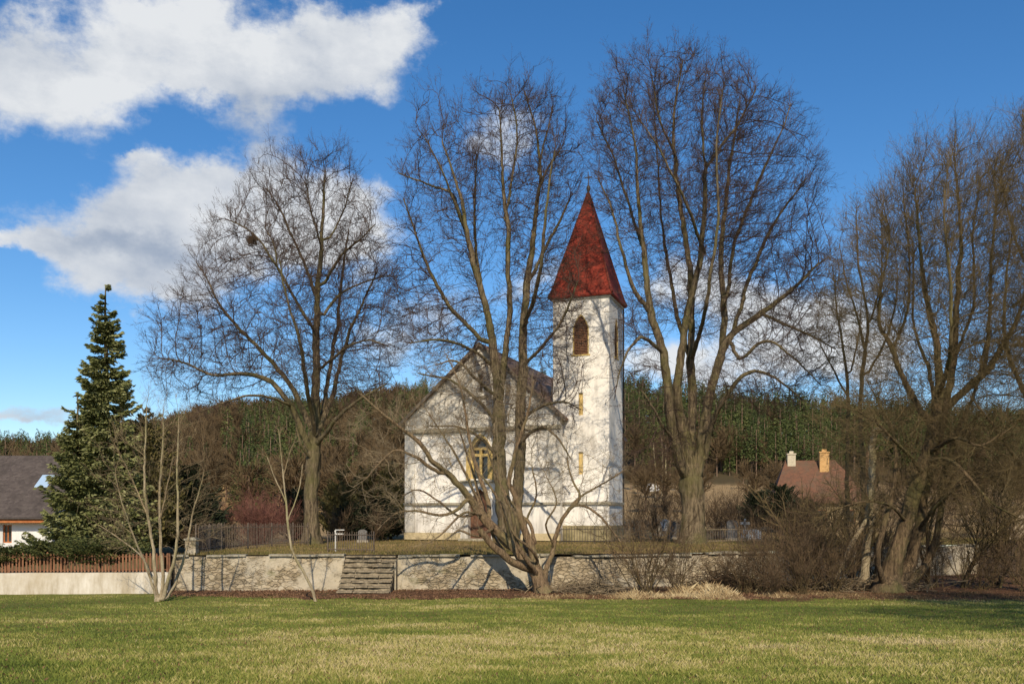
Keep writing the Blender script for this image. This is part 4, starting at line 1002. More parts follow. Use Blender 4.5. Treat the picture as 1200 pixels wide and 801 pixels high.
t.envelope([(470, 540, 62, 62, 1.6, -1.6), (545, 490, 70, 70, 2, 1), (610, 510, 50, 60, 1.6, .8), (680, 560, 55, 42, 1.6, .6), (520, 600, 60, 30, 1.4, -1), (705, 610, 36, 26, 1, 0)], 1500)
t.grow(2.6, .36, 60, (0, 0, .05), .35).radii(.007)
t.build('old_fruit_tree', 'low crooked tree leaning left from a short trunk at the foot of the churchyard wall', 'tree', (M_old, M_oldtw), .85, (.45, 1.1), .0048, thick=.04, up=.2)

# --- big leaning alder on the right and its neighbours
t = Tree(40, 31); t.low = (18, 300, 130)
t.limb([(1040, 696, 0, 30), (1046, 670, 0, 25), (1056, 635, 0, 21), (1068, 595, 0, 20), (1080, 555, 0, 18), (1090, 515, 0, 16), (1097, 480, 0, 13), (1100, 440, 0, 10), (1096, 390, 0, 8), (1086, 335, 0, 6), (1080, 280, 0, 4), (1076, 210, 0, 2)], True)
for l in [
    [(1044, 690, 0, 18), (1066, 665, 1, 17), (1078, 620, 1, 15), (1085, 575, 1, 13), (1098, 530, 1, 12), (1108, 480, 1, 11), (1118, 430, 1, 9), (1124, 370, 1, 7), (1130, 300, 1, 5), (1126, 230, 1, 3), (1118, 168, 1, 1.5)],
    [(1094, 500, 0, 10), (1076, 474, 0, 9), (1058, 445, 0, 8), (1046, 410, 0, 6.5), (1032, 378, 0, 5), (1036, 330, 0, 3.4), (1046, 280, 0, 2), (1040, 240, 0, 1.3)],
    [(1110, 478, 1, 10), (1140, 450, 0, 9), (1166, 425, 0, 8), (1182, 395, 0, 6.5), (1200, 350, 0, 4), (1210, 280, 0, 2)],
    [(1150, 442, 0, 7), (1160, 380, 1, 5.5), (1164, 300, 1, 4), (1170, 230, 1, 2.8), (1165, 175, 1, 1.4)],
    [(1098, 470, 0, 7), (1110, 400, -3, 5.5), (1108, 320, -3, 4), (1100, 240, -3, 2.4), (1104, 180, -3, 1.3)],
    [(1046, 412, 0, 4), (1062, 360, 3, 3.4), (1060, 290, 3, 2.4), (1054, 220, 3, 1.3)],
    [(1088, 530, 0, 7), (1120, 512, -2, 5), (1150, 520, -3, 3.6), (1185, 500, -3, 2)],
    [(1082, 555, 0, 6), (1060, 530, -2, 4.6), (1030, 500, -3, 3), (1000, 480, -3, 1.6)],
    [(1095, 500, 0, 7), (1090, 440, 3, 5), (1072, 380, 4, 3.4), (1070, 300, 4, 1.8)],
    [(1120, 420, 1, 5), (1145, 350, 3, 4), (1142, 270, 3, 2.6), (1150, 200, 3, 1.3)],
    [(1050, 692, 0, 12), (1082, 660, 2, 11), (1096, 610, 2, 9), (1100, 560, 2, 8), (1120, 500, 2, 6), (1140, 450, 2, 4), (1150, 400, 2, 2)],
    [(1036, 692, 0, 10), (1030, 655, -1, 8), (1042, 600, -1, 7), (1052, 550, -1, 5.5), (1046, 500, -1, 4), (1024, 460, -1, 2)],
    [(1062, 610, 0, 5), (1036, 590, -1.5, 4), (1006, 588, -2, 3), (968, 600, -2.4, 1.5)],
    [(1085, 540, 0, 6), (1120, 545, -2, 4.5), (1160, 590, -3, 3), (1195, 610, -3, 1.6)],
    [(1076, 620, 1, 6), (1104, 585, -1, 4.4), (1140, 560, -2, 3), (1180, 560, -2, 1.6)]]: t.limb(l)
t.envelope([(1100, 290, 75, 108, 3.5, 0), (1175, 315, 70, 125, 3.5, 0), (1050, 330, 52, 95, 3, 0), (1110, 440, 110, 70, 3.5, -1), (1140, 545, 85, 58, 3, -1.5), (1025, 500, 55, 50, 2.4, -2), (1010, 590, 45, 30, 1.6, -2), (1095, 225, 50, 50, 2.4, 0)], 5600)
t.grow(3.2, .44, 90, (0, 0, .18), .2).radii(.009)
t.build('alder_tree', 'big leaning tree with twin rough trunks and a dense tangled crown at the shady bank', 'tree', (M_alder, M_aldertw), 1.6, (.6, 1.7), .0075, up=.45)

t = Tree(41, 32); t.low = (10, 250, 100)
t.limb([(1222, 695, 0, 20), (1224, 620, 0, 17), (1220, 540, 0, 14), (1212, 470, 0, 12), (1208, 400, 0, 9), (1212, 320, 0, 7), (1206, 240, 0, 4.5), (1200, 160, 0, 2.4), (1196, 120, 0, 1.4)], True)
for l in [[(1213, 480, 0, 8), (1190, 440, -1, 6.5), (1176, 390, -2, 5), (1180, 320, -2, 3), (1186, 250, -2, 1.5)],
          [(1209, 400, 0, 7), (1235, 340, 1, 5), (1250, 260, 1, 3), (1255, 180, 1, 1.4)],
          [(1222, 570, 0, 7), (1190, 540, -2, 5), (1160, 500, -3, 3.6), (1135, 470, -3, 2)],
          [(1211, 330, 0, 4), (1192, 270, 2, 3), (1178, 200, 2, 1.5)],
          [(1216, 500, 0, 7), (1250, 440, 0, 5), (1280, 380, 0, 3), (1295, 320, 0, 1.5)]]: t.limb(l)
t.envelope([(1215, 260, 55, 130, 3, 0), (1180, 400, 60, 60, 3, -1), (1250, 380, 60, 100, 3, 0), (1170, 520, 60, 50, 2.4, -2)], 1700)
t.grow(3.2, .5, 80, (0, 0, .2), .2).radii(.009)
t.build('alder_tree', 'tall bare tree half cut off by the edge of the photo behind the leaning one', 'tree', (M_alder, M_aldertw), 1.6, (.6, 1.7), .0075, up=.45)

t = Tree(47, 33)
t.limb([(1014, 680, 0, 9), (1014, 620, 0, 8), (1015, 550, 0, 6.5), (1014, 480, 0, 5.5), (1017, 420, 0, 4.6), (1021, 370, 0, 3.6), (1012, 310, 0, 2.6), (1010, 250, 0, 1.5)], True)
for l in [[(1016, 420, 0, 4), (1004, 370, 0, 3), (990, 330, 0, 2.2), (980, 290, 0, 1.2)], [(1016, 440, 0, 4), (1040, 395, 1, 3.2), (1052, 340, 1, 2), (1050, 290, 1, 1.2)],
          [(1020, 380, 0, 3), (1032, 320, -1, 2.2), (1030, 260, -1, 1.2)]]: t.limb(l)
t.envelope([(1015, 310, 42, 85, 2.2, 0), (1035, 380, 36, 60, 2, 0), (985, 370, 28, 60, 1.6, 0)], 900)
t.grow(3.2, .5, 60, (0, 0, .2), .2).radii(.009)
t.build('slender_tree', 'slim straight tree with a narrow crown standing by the stone wall near the broken trunk', 'tree', (M_alder, M_aldertw), .8, (.6, 1.4), .0075, thick=.045, up=.5)

t = Tree(50, 34)
t.limb([(992, 670, 0, 7), (994, 600, 0, 6), (997, 520, 0, 5), (996, 450, 0, 4), (990, 400, 0, 3), (982, 350, 0, 1.8), (978, 310, 0, 1.2)], True)
for l in [[(996, 470, 0, 3), (975, 430, 0, 2.2), (960, 400, 0, 1.2)], [(996, 440, 0, 3), (1006, 390, 1, 2), (1008, 350, 1, 1.2)]]: t.limb(l)
t.envelope([(985, 390, 32, 70, 1.6, 0)], 420)
t.grow(3.2, .5, 50, (0, 0, .2), .2).radii(.01)
t.build('slender_tree', 'thinnest upright tree between the red roofed house and the broken trunk', 'tree', (M_alder, M_aldertw), .9, (.6, 1.4), .0075, thick=.045, up=.5)

# broken pale trunk
t = Tree(42, 35, .3)
t.limb([(1012, 690, 0, 12), (1014, 650, 0, 11), (1018, 600, 0, 10), (1023, 555, 0, 9), (1024, 528, 0, 8.5), (1027, 512, 0, 9), (1034, 507, 0, 8)], True)
for l in [[(1034, 507, 0, 7.5), (1042, 513, -.3, 6.5), (1053, 522, -.6, 5)], [(1018, 600, 0, 5), (1002, 628, -.6, 5), (984, 668, -1, 5.5), (974, 690, -1.2, 6)],
          [(1024, 530, 0, 3), (1034, 520, .4, 2), (1046, 540, .4, 1.3)], [(1016, 640, 0, 4), (1024, 610, 1, 3), (1038, 580, 1, 1.5)]]: t.limb(l)
t.envelope([(1000, 560, 34, 50, 1.2, 0)], 120)
t.grow(2.2, .4, 40, (0, 0, .1), .3).radii(.006)
t.build('broken_tree', 'broken pale tree trunk with its snapped top folded over beside the leaning tree', 'tree', (M_pale, M_oldtw), .4, (.3, .7), .0045, thick=.035, up=.2)

# --- young multi-stemmed tree on the left
t = Tree(34.6, 41, .25, .36)
t.limb([(185, 709, 0, 9), (184, 690, 0, 6.5), (181, 650, 0, 5.5), (175, 600, 0, 4.6), (171, 550, 0, 3.6), (172, 500, 0, 2.6), (173, 470, 0, 1.3)], True)
for l in [
    [(187, 706, 0, 7), (191, 680, .2, 6), (188, 640, .3, 5), (186, 590, .4, 4), (189, 530, .4, 3), (190, 480, .4, 1.5)],
    [(190, 706, 0, 7), (197, 680, -.1, 6), (205, 640, -.2, 5), (209, 590, -.2, 4), (210, 540, -.2, 3), (212, 485, -.2, 1.4)],
    [(192, 706, 0, 6), (204, 685, .3, 5), (214, 655, .5, 4), (220, 620, .6, 3), (230, 580, .6, 2), (237, 552, .6, 1.1)],
    [(183, 700, 0, 5), (172, 660, -.4, 3.6), (158, 625, -.8, 2.6), (146, 590, -1, 1.8), (138, 555, -1, 1)],
    [(181, 680, 0, 4), (168, 655, .6, 3), (148, 635, 1, 2.2), (118, 615, 1.2, 1.2)],
    [(175, 610, 0, 2.6), (160, 575, .5, 2), (146, 545, .5, 1.1)], [(187, 610, .3, 2.5), (196, 570, .9, 1.8), (204, 535, 1, 1)]]: t.limb(l)
t.envelope([(180, 545, 60, 75, 1.3, 0), (222, 585, 50, 65, 1.2, 0), (140, 600, 50, 50, 1.1, 0), (190, 500, 42, 50, .9, 0)], 700)
t.grow(1.9, .34, 80, (0, 0, .3), .12).radii(.0045)
t.build('young_ash_tree', 'young pale tree with several slim stems from one base in front of the white wall', 'tree', (M_pale, M_paletw), .55, (.4, 1.0), .0042, thick=.03, up=.5, flare=1.25)

t = Tree(34.8, 42, .25)
t.limb([(370, 707, 0, 5), (363, 687, 0, 4.5), (354, 667, 0, 4), (343, 645, 0, 3.6), (338, 615, 0, 3.2), (335, 580, 0, 2.6), (331, 540, 0, 2), (327, 500, 0, 1.1)], True)
for l in [[(337, 610, 0, 2), (350, 575, .2, 1.6), (356, 545, .3, 1)], [(336, 590, 0, 2), (322, 560, 0, 1.5), (312, 535, 0, 1)], [(333, 555, 0, 1.6), (341, 525, 0, 1)]]: t.limb(l)
t.envelope([(335, 545, 28, 45, .7, 0)], 80)
t.grow(1.6, .3, 30, (0, 0, .3), .2).radii(.005)
t.build('sapling', 'crooked pale sapling leaning left in front of the stone wall', 'sapling', (M_pale, M_paletw), .25, (.2, .5), .0035, thick=.022, up=.5, flare=1.1)

# a bare tree standing right of the camera: its shadow lies across the meadow
t = Tree(8.5, 51)
t.D = 1
def off_limb(pts):
    Q = catmull(np.array(pts, float), .35)
    last = -1 if not t.P else int(np.argmin(((np.array(t.P) - Q[0, :3]) ** 2).sum(1)))
    for q in (Q if last < 0 else Q[1:]): t.P.append(q[:3]); t.par.append(last); t.spec.append(q[3]); last = len(t.P) - 1
off_limb([(15, 8, -1.9, .3), (15, 8, 1, .24), (15.2, 8, 4, .19), (15, 8.3, 8, .12), (15.3, 8, 12, .03)])
off_limb([(15.1, 8, 2, .13), (13.5, 8, 4.5, .1), (12, 8, 7, .06), (11, 8, 9.5, .02)])
off_limb([(15.2, 8, 3.4, .12), (17, 7.4, 6, .09), (18.4, 7, 9, .03)])
off_limb([(15.1, 8, 5, .1), (13.8, 7, 8, .06), (13.4, 6.5, 11, .02)])
off_limb([(15.2, 8, 4, .1), (16.5, 9, 7, .07), (17, 9.5, 11, .02)])
_q = unit(t.rng.normal(size=(2600, 3))) * t.rng.rand(2600, 1) ** .3
t.att = np.array([14.8, 8, 8]) + _q * np.array([5, 3.2, 5])
t.grow(3, .5, 60, (0, 0, .15), .3).radii(.012)
t.build('roadside_tree', 'bare tree at the near edge of the meadow casting its shadow on the grass', 'tree', (M_lime, M_limetw), .9, (.7, 1.6), .009)

t = Tree(8.5, 52); t.D = 1
off_limb([(20.5, 17, -2.6, .28), (20.5, 17, 1, .22), (20.2, 17, 4, .17), (20.6, 17.3, 8, .1), (20.3, 17, 12.5, .03)])
off_limb([(20.4, 17, 2, .12), (18.5, 17, 5, .09), (17.2, 17, 8, .05), (16.6, 17, 10.5, .02)])
off_limb([(20.2, 17, 3.4, .12), (22, 16.4, 6, .09), (23.4, 16, 9, .03)])
off_limb([(20.3, 17, 5, .1), (19, 16, 8, .06), (18.6, 15.5, 11, .02)])
_q = unit(t.rng.normal(size=(5200, 3))) * t.rng.rand(5200, 1) ** .3
t.att = np.array([20.2, 17, 8]) + _q * np.array([4.6, 3.2, 5.4])
t.grow(3, .4, 60, (0, 0, .15), .2).radii(.012)
t.build('roadside_tree', 'bare tree standing further along the right side of the meadow, shading the bank', 'tree', (M_lime, M_limetw), 1., (.7, 1.6), .011)
# ---------------------------------------------------------------- conifers
def needles(name, c0, c1, c2):
    M = Mat(name, .75, .25); at = M.n('ShaderNodeAttribute', attribute_name='tint')
    M.color(M.ramp(at.outputs['Fac'], [(0, c0), (.5, c1), (1, c2)])); return M.m
M_spr = needles('spruce_needles', (.06, .07, .018), (.145, .155, .05), (.28, .28, .13))
M_thu = needles('thuja_scales', (.045, .046, .014), (.115, .10, .032), (.21, .165, .065))
M_yew = needles('yew_needles', (.008, .014, .006), (.018, .026, .010), (.04, .045, .02))
M_jun = needles('juniper_needles', (.03, .042, .012), (.075, .088, .024), (.14, .13, .045))
def conifer(name, label, cat, px, py, D, h, Rf, nb, ns, size, mats, seed=1, droop=.25, tipup=.15, z0=.03, upright=0., group=None, cx=0, asp=1, gauss=.12, wild=.3):
    """Rf(t): radius at height fraction t; sprays of needles along every branch"""
    rng = np.random.RandomState(seed); base = W(px, py, D)
    root = thing(name, label, cat, tuple(base), group=group)
    m = MB(); n = 12; zz = np.linspace(-.3, h * .98, n); pts = np.stack([rng.normal(size=n) * .03 + cx * zz / h, rng.normal(size=n) * .03, zz], -1)
    V, f = tube(pts, (h * .016 + .03) * (1 - np.clip(zz / h, 0, 1)) ** .8 + .012, 8, rng, .05); m.add(V, f); m.build('trunk', M_lime, root, smooth=True)
    t = z0 + (1 - z0) * (1 - (1 - rng.rand(nb)) ** .62) ; t = np.sort(t); az_ = rng.rand(nb) * 6.283
    L = np.array([Rf(q) for q in t]) * rng.uniform(1 - wild, 1.1 + wild * .3, nb) * (1 + .14 * np.sin(az_ * 3 + t * 25))
    o = np.stack([np.cos(az_), np.sin(az_), 0 * az_], -1)
    s = rng.rand(nb, ns) ** .75; s = .12 + .88 * s
    z = t[:, None] * h + L[:, None] * (-droop * s + tipup * s ** 3 * 2 + upright * s)
    p = o[:, None] * (L[:, None] * s)[..., None]; p[..., 2] = z; p[..., 0] += cx * t[:, None]
    side = np.stack([-o[:, 1], o[:, 0], 0 * az_], -1)
    lat = rng.normal(size=(nb, ns)) * (L[:, None] * gauss * (1.15 - s * .6) + size * .3); p += side[:, None] * lat[..., None]
    p[..., 2] -= np.abs(lat) * .25
    p = p.reshape(-1, 3); N = len(p)
    d = unit(np.repeat(o, ns, 0) * (1 - upright * .6) + np.repeat(side, ns, 0) * (np.sign(lat.ravel()) * .5)[:, None] + rng.normal(size=(N, 3)) * .35 + np.array([0, 0, -droop * .6 + upright * 1.6]))
    nn = unit(np.cross(d, rng.normal(size=(N, 3)))); sz = size * rng.uniform(.6, 1.3, (N, 1)) * (1 - .45 * np.clip(np.repeat(t, ns), 0, 1))[:, None]
    a = p - d * sz * .4; b = p + d * sz; c = p + d * sz * .2 + nn * sz * .28 * asp; e = p + d * sz * .2 - nn * sz * .28 * asp
    V = np.stack([a, c, b, e], 1).reshape(-1, 3); f = np.arange(N * 4).reshape(N, 4)
    tint = np.clip(.45 + rng.normal(size=N) * .2 + np.repeat(rng.normal(size=nb) * .13, ns), 0, 1)
    tint4 = np.repeat(tint, 4).reshape(N, 4); tint4[:, 2] = np.clip(tint4[:, 2] + .15, 0, 1)
    m = MB(); m.add(V, f); m.build('crown', mats, root, attr=tint4.ravel()); return root

conifer('spruce_tree', 'tall blue green spruce rising above the dark roofed house', 'spruce', 126, 648, 50, 15.2, lambda t: 2.4 * (1 - t) ** .80 + .1, 460, 150, .24, M_spr, 5, .30, .24, .05, cx=-.1, wild=.45, gauss=.15)
conifer('spruce_tree', 'shorter blue spruce filling in the left flank of the tall one, over the dark roof', 'spruce', 90, 648, 49, 8.9, lambda t: 1.9 * (1 - t) ** .75 + .1, 170, 120, .24, M_spr, 6, .28, .24, .05, wild=.45, gauss=.15)
conifer('thuja_tree', 'brownish green thuja behind the young pale tree', 'thuja', 172, 648, 52, 8.2, lambda t: 2.0 * (1 - t) ** .5 + .15, 260, 110, .22, M_thu, 7, .05, .1, .02, .5)
conifer('thuja_tree', 'lower dark thuja between the young pale tree and the red bush', 'thuja', 222, 645, 54, 5.2, lambda t: 2.0 * (1 - t) ** .5 + .1, 220, 90, .2, M_yew, 8, .05, .1, .02, .4)
for i, (px, d_, h, r_, lab) in enumerate([(10, 39.9, .95, 1.9, 'spreading juniper lapping over the picket fence at the far left'), (62, 40.3, 1.3, 1.9, 'spreading juniper lapping over the picket fence below the white house wall'), (118, 40.0, 1.35, 2.1, 'spreading juniper over the picket fence below the tall spruce')]):
    conifer('juniper_bush', lab, 'juniper', px, HY + 2.42 / d_ * F, d_, h, lambda t, r_=r_: r_ * (1 - t) ** .35, 140, 80, .14, M_jun, 20 + i, .02, .12, .25, .12)
for i, (px, d_, h, r_, mt, lab) in enumerate([
    (398, 68, 5.2, 1.7, M_thu, 'round thuja of the dark group left of the church, next to the lime trunk'), (428, 70, 5.8, 1.6, M_thu, 'middle thuja of the dark evergreen group left of the church'),
    (458, 69, 6.0, 1.5, M_thu, 'tallest brownish thuja against the left corner of the church'), (412, 65, 2.6, 1.3, M_yew, 'low black green yew under the thujas left of the church'), (447, 66, 3.0, 1.4, M_yew, 'low black green yew touching the church corner'),
    (345, 72, 4.2, 1.8, M_yew, 'dark yew behind the left lime tree trunk'), (240, 60, 3.2, 1.8, M_yew, 'dark yew left of the dark red bush'),
    (915, 78, 4.0, 1.9, M_yew, 'dark yew in front of the red roofed house'), (888, 82, 3.4, 1.7, M_yew, 'smaller dark yew left of the red roofed house'), (940, 74, 3.0, 1.6, M_yew, 'low dark yew below the roof with two chimneys')]):
    x, y = PD(px, d_); conifer('evergreen_bush', lab, 'evergreen', px, HY - gb(x, y) / d_ * F, d_, h, lambda t, r_=r_: r_ * (1 - t) ** .38, 170, 80, .19, mt, 40 + i, .05, .1, .02, .55)

# ---------------------------------------------------------------- bare shrubs
def shrub(label, px, D, h, spread, nst, mats, seed, gz=None, name='bare_shrub', cat='shrub', r0=.018, den=1., fan=.35, group=None, levels=3):
    rng = np.random.RandomState(seed); x, y = PD(px, D); z = gz if gz is not None else gb(x, y)
    root = thing(name, label, cat, (x, y, z), group=group)
    def strands(S, d, L, seg, up, wig):
        P = [S]; q = S; dd = d
        for i in range(seg):
            dd = unit(dd + rng.normal(size=d.shape) * wig + np.array([0, 0, up])); q = q + dd * (L / seg)[:, None]; P.append(q)
        return np.stack(P, 1)
    a = rng.rand(nst) * 6.283; tilt = rng.rand(nst) ** .7 * fan * 2
    d = unit(np.stack([np.cos(a) * tilt, np.sin(a) * tilt, np.ones(nst)], -1))
    S = np.stack([rng.normal(size=nst) * spread * .12, rng.normal(size=nst) * spread * .12, -.08 * np.ones(nst)], -1)
    L = h * rng.uniform(.65, 1.1, nst) * (1 + tilt * .2); Rr = r0 * rng.uniform(.6, 1.4, nst)
    st, tw = MB(), MB()
    for lv in range(levels):
        P = strands(S, d, L, 5, .03 if lv == 0 else .08, .14); K = P.shape[1]
        for j in range(K - 1):
            ra = Rr * (1 - .8 * j / (K - 1)); rb = Rr * (1 - .8 * (j + 1) / (K - 1)); V, f = prisms(P[:, j], P[:, j + 1], ra, rb, 4 if lv == 0 else 3); (st if lv == 0 else tw).add(V, f)
        if lv == levels - 1: break
        nch = int((9 if lv == 0 else 6) * den); N = len(P)
        s = rng.uniform(.18, .97, (N, nch)) * (K - 1); j = np.minimum(s.astype(int), K - 2); fr = (s - j)[..., None]; ii = np.arange(N)[:, None]
        A = P[ii, j]; B = P[ii, j + 1]; S = (A * (1 - fr) + B * fr).reshape(-1, 3)
        d = unit(unit(B - A).reshape(-1, 3) + rng.normal(size=(N * nch, 3)) * .55)
        L = (np.repeat(L, nch) * (.55 if lv == 0 else .5)) * rng.uniform(.5, 1.1, N * nch) * (1.1 - .5 * (s.ravel() / K)); Rr = np.maximum(np.repeat(Rr, nch) * .5, .006)
    st.build('stems', mats[0], root); tw.build('crown', mats[1], root); return root
zf = lambda px, D: float(z_field(np.array(PD(px, D)[0]), np.array(float(D))))
# in front of the wall
for i, (px, D, h, sp, n, r0, fan, lab) in enumerate([
    (757, 38.4, 3.6, 1.2, 20, .024, .42, 'wide fan shaped shrub of many grey stems right of the crooked old tree'),
    (795, 38.8, 2.4, 1.0, 20, .014, .35, 'thin brown shrub in front of the pale wall, right of the fan shaped one'),
    (890, 39.5, 2.8, 1.0, 20, .016, .3, 'thicket of upright stems below the evergreen and the ochre wall'),
    (925, 39.2, 3.2, 1.1, 18, .022, .35, 'dense brown shrub in front of the red roofed house'),
    (960, 40.5, 3.0, 1.2, 18, .024, .4, 'tangled shrub left of the broken trunk'),
    (905, 38.0, 1.6, .8, 24, .010, .4, 'low tuft of bare shoots in the dry grass, in front of the thicket'),
    (1068, 41.5, 3.0, 1.1, 12, .02, .5, 'brushy undergrowth round the foot of the leaning trees'),
    (1000, 43.5, 2.5, 1.1, 16, .018, .4, 'undergrowth behind the broken pale trunk'),
    (850, 40.5, 1.9, 1.0, 18, .014, .45, 'low brown bush on the leaf mound below the wall'),
    (872, 38.6, 2.2, .9, 22, .012, .28, 'slim upright shoots between the leaf mound and the thicket'),
    (942, 38.3, 2.4, 1.0, 24, .013, .35, 'upright shoots in front of the two dense shrubs'),
    (978, 39.4, 2.8, 1.1, 20, .018, .45, 'brown shrub touching the slanting broken stem'),
    (1030, 44.5, 3.6, 1.3, 16, .022, .45, 'big shrub between the broken trunk and the twin trunks'),
    (1098, 43.0, 2.6, 1.2, 16, .018, .5, 'shrub just right of the twin leaning trunks'),
    (1150, 42.5, 2.2, 1.4, 18, .016, .55, 'low spreading shrub in the shade before the board fence'),
    (1200, 41.5, 2.8, 1.3, 18, .02, .5, 'shrub at the foot of the tree at the right edge'),
    (935, 41.5, 4.4, 1.3, 16, .026, .4, 'tallest shrub veiling the roof with two chimneys'),
    (940, 43.5, 4.0, 1.3, 14, .024, .4, 'tall shrub against the wall below the red tiled roof'),
    (1190, 46.5, 3.4, 1.2, 16, .022, .4, 'dark shrub against the board fence at the right edge'),
    (1128, 51.0, 3.6, 1.2, 9, .022, .45, 'thin shrub in front of the lit strip of wall on the right')]):
    shrub(lab, px, D, h, sp, n, (M_aldertw, M_brush), 60 + i, zf(px, D), r0=r0, fan=fan)
for i, (px, D, h, n, lab) in enumerate([(966, 41.5, 5.2, 5, 'small many stemmed alder left of the broken trunk'), (1088, 43.0, 7.0, 5, 'many stemmed alder just behind the twin leaning trunks'),
    (1128, 43.5, 6.0, 5, 'many stemmed alder in front of the lit strip of wall'), (1168, 44.0, 6.5, 6, 'many stemmed alder in front of the board fence'), (1000, 42.5, 5.0, 4, 'many stemmed alder close behind the slanting broken stem')]):
    shrub(lab, px, D, h, 1.2, n, (M_alder, M_aldertw), 180 + i, zf(px, D), r0=.06, fan=.3, den=1.3, name='alder_bush', cat='alder')
# on the terrace and beyond
shrub('dense dark red bush with a rounded crown behind the iron fence', 303, 62, 3.3, 3.0, 110, (M_redbrush, M_redbrush), 81, r0=.016, fan=.62, den=1.3, name='red_bush', cat='bush')
for i, (px, D, h, n, lab) in enumerate([
    (748, 62, 2.4, 14, 'brown shrub hard against the right side of the church tower'), (768, 66, 2.6, 16, 'brown shrub between the tower and the stout lime'), (842, 68, 2.6, 18, 'brown shrub just right of the stout lime trunk behind the railing'),
    (866, 70, 2.9, 20, 'reddish brown shrub behind the graves'), (893, 68, 2.6, 16, 'brown shrub by the ochre house corner'), (942, 66, 3.0, 18, 'brown brush below the eaves of the red roofed house'),
    (975, 64, 3.6, 18, 'tall brown brush at the right end of the red roof'), (1040, 62, 4.2, 18, 'tall brown brush seen left of the leaning trunks'), (1078, 68, 4.4, 18, 'brown brush behind the leaning trunks'),
    (1120, 66, 4.2, 18, 'brown brush above the lit strip of wall'), (1152, 72, 4.4, 18, 'brown brush left of the stone barn'), (1185, 58, 3.4, 14, 'bare shrub in front of the stone barn roof'),
    (265, 56, 1.8, 14, 'low brown shrub left of the dark red bush'), (235, 52, 2.0, 14, 'brown shrub behind the white gate pillar'), (345, 66, 2.6, 16, 'brown shrub between the red bush and the left lime trunk'),
    (395, 63, 2.2, 14, 'pale brown shrub just right of the left lime trunk'), (440, 62, 2.4, 12, 'pale brown shrub in front of the thujas'), (1100, 84, 6.5, 18, 'high loose thicket far behind the leaning trees'), (1040, 86, 6.5, 18, 'high loose thicket behind the broken trunk'), (1165, 90, 6.5, 16, 'high loose thicket beyond the barn')]):
    shrub(lab, px, D, h, h * .4, n, (M_brush, M_brush), 90 + i, r0=.018, fan=.45, den=1.25)

for i in range(16):                                   # a row of brown brush closing the churchyard on the right
    px = 742 + i * 10.4 + (i * 37 % 7); d_ = 84 + (i * 5 % 9)
    shrub('leafless brown shrub in the long thicket behind the graves', px, d_, 3.4, 1.3, 12, (M_brush, M_brush), 140 + i, r0=.022, fan=.4, den=1.1, group='brown thicket behind the graves')
# twig nest in the left lime, brush pile, stump
def sticks(name, label, cat, c, r, n, L, rad, mats, seed, flat=1., up=0):
    rng = np.random.RandomState(seed); root = thing(name, label, cat, tuple(c))
    q = rng.normal(size=(n, 3)) * np.array(r); q[:, 2] = np.abs(q[:, 2]) if up else q[:, 2]
    d = unit(rng.normal(size=(n, 3)) * np.array([1, 1, flat])); l = L * rng.uniform(.4, 1.2, (n, 1)); w = rad * rng.uniform(.5, 1.6, n)
    md = q + rng.normal(size=(n, 3)) * L * .06
    m = MB(); V, f = prisms(q - d * l / 2, md, w, w * .9, 4); m.add(V, f); V, f = prisms(md, q + d * l / 2, w * .9, w * .5, 4); m.add(V, f); m.build('sticks', mats, root); return root
sticks('twig_nest', 'round clump of twigs high in the left lime tree', 'nest', W(295, 281, 54.2), (.16, .16, .13), 260, .42, .012, M_brush, 3)
sticks('brush_pile', 'heap of cut branches beside the crooked old tree at the wall', 'brush pile', (PD(690, 39)[0], 39, zf(690, 39) + .05), (1.0, .5, .22), 420, 1.5, .013, M_oldtw, 4, .25, 1)
sticks('brush_pile', 'low dark heap of dead branches at the foot of the pale wall', 'brush pile', (PD(853, 41)[0], 41, zf(853, 41) + .1), (.9, .5, .32), 420, 1.2, .014, M_brush, 5, .25, 1)
sticks('brush_pile', 'broken branches scattered between the broken trunk and the leaning trees', 'brush pile', (PD(1000, 41)[0], 41, zf(1000, 41) + .05), (1.6, .6, .2), 420, 1.6, .018, M_oldtw, 6, .3, 1)
# mounds of earth below the right part of the wall
mo_ = thing('leaf_mound', 'low mound of dark leaves and soil at the foot of the pale wall', 'mound', (PD(856, 41.2)[0], 41.2, zf(856, 41.2) - .05))
a = np.linspace(-1, 1, 30); XX, YY = np.meshgrid(a, a); rr = np.sqrt(XX ** 2 + YY ** 2)
m = MB(); m.add(np.stack([XX * 2.1, YY * .9, .75 * np.clip(1 - rr, 0, 1) ** .8 * (1 + .6 * (fbm(XX * 3 + 4, YY * 3, 3) - .4)) - .02], -1), grid_faces(30, 30)); m.build('heap', M_litter, mo_, smooth=True)

# ---------------------------------------------------------------- the forest on the hills
def tpl_conifer(rng, n, crown0, rad, rnd=.8, sz=.055):
    t = crown0 + (1 - crown0) * (1 - (1 - rng.rand(n)) ** .75); r = rad * ((1 - t) / (1 - crown0)) ** rnd * rng.uniform(.35, 1.08, n) + .006; a = rng.rand(n) * 6.283
    p = np.stack([np.cos(a) * r, np.sin(a) * r, t - r * .25], -1); o = np.stack([np.cos(a), np.sin(a), 0 * a - .3], -1)
    d = unit(o + rng.normal(size=(n, 3)) * .4); nn = unit(np.cross(d, rng.normal(size=(n, 3)))); s = sz * rng.uniform(.6, 1.3, (n, 1)) * (1.15 - .6 * t[:, None])
    V = np.stack([p - d * s * .5, p + nn * s * .38, p + d * s, p - nn * s * .38], 1).reshape(-1, 3)
    tint = np.repeat(np.clip(.42 + rng.normal(size=n) * .2, 0, 1), 4)
    return V, np.arange(n * 4).reshape(n, 4), tint
def tpl_trunk(h, r): return prisms(np.array([[0, 0, -.06]]), np.array([[0, 0, h]]), np.array([r]), np.array([r * .4]), 5)
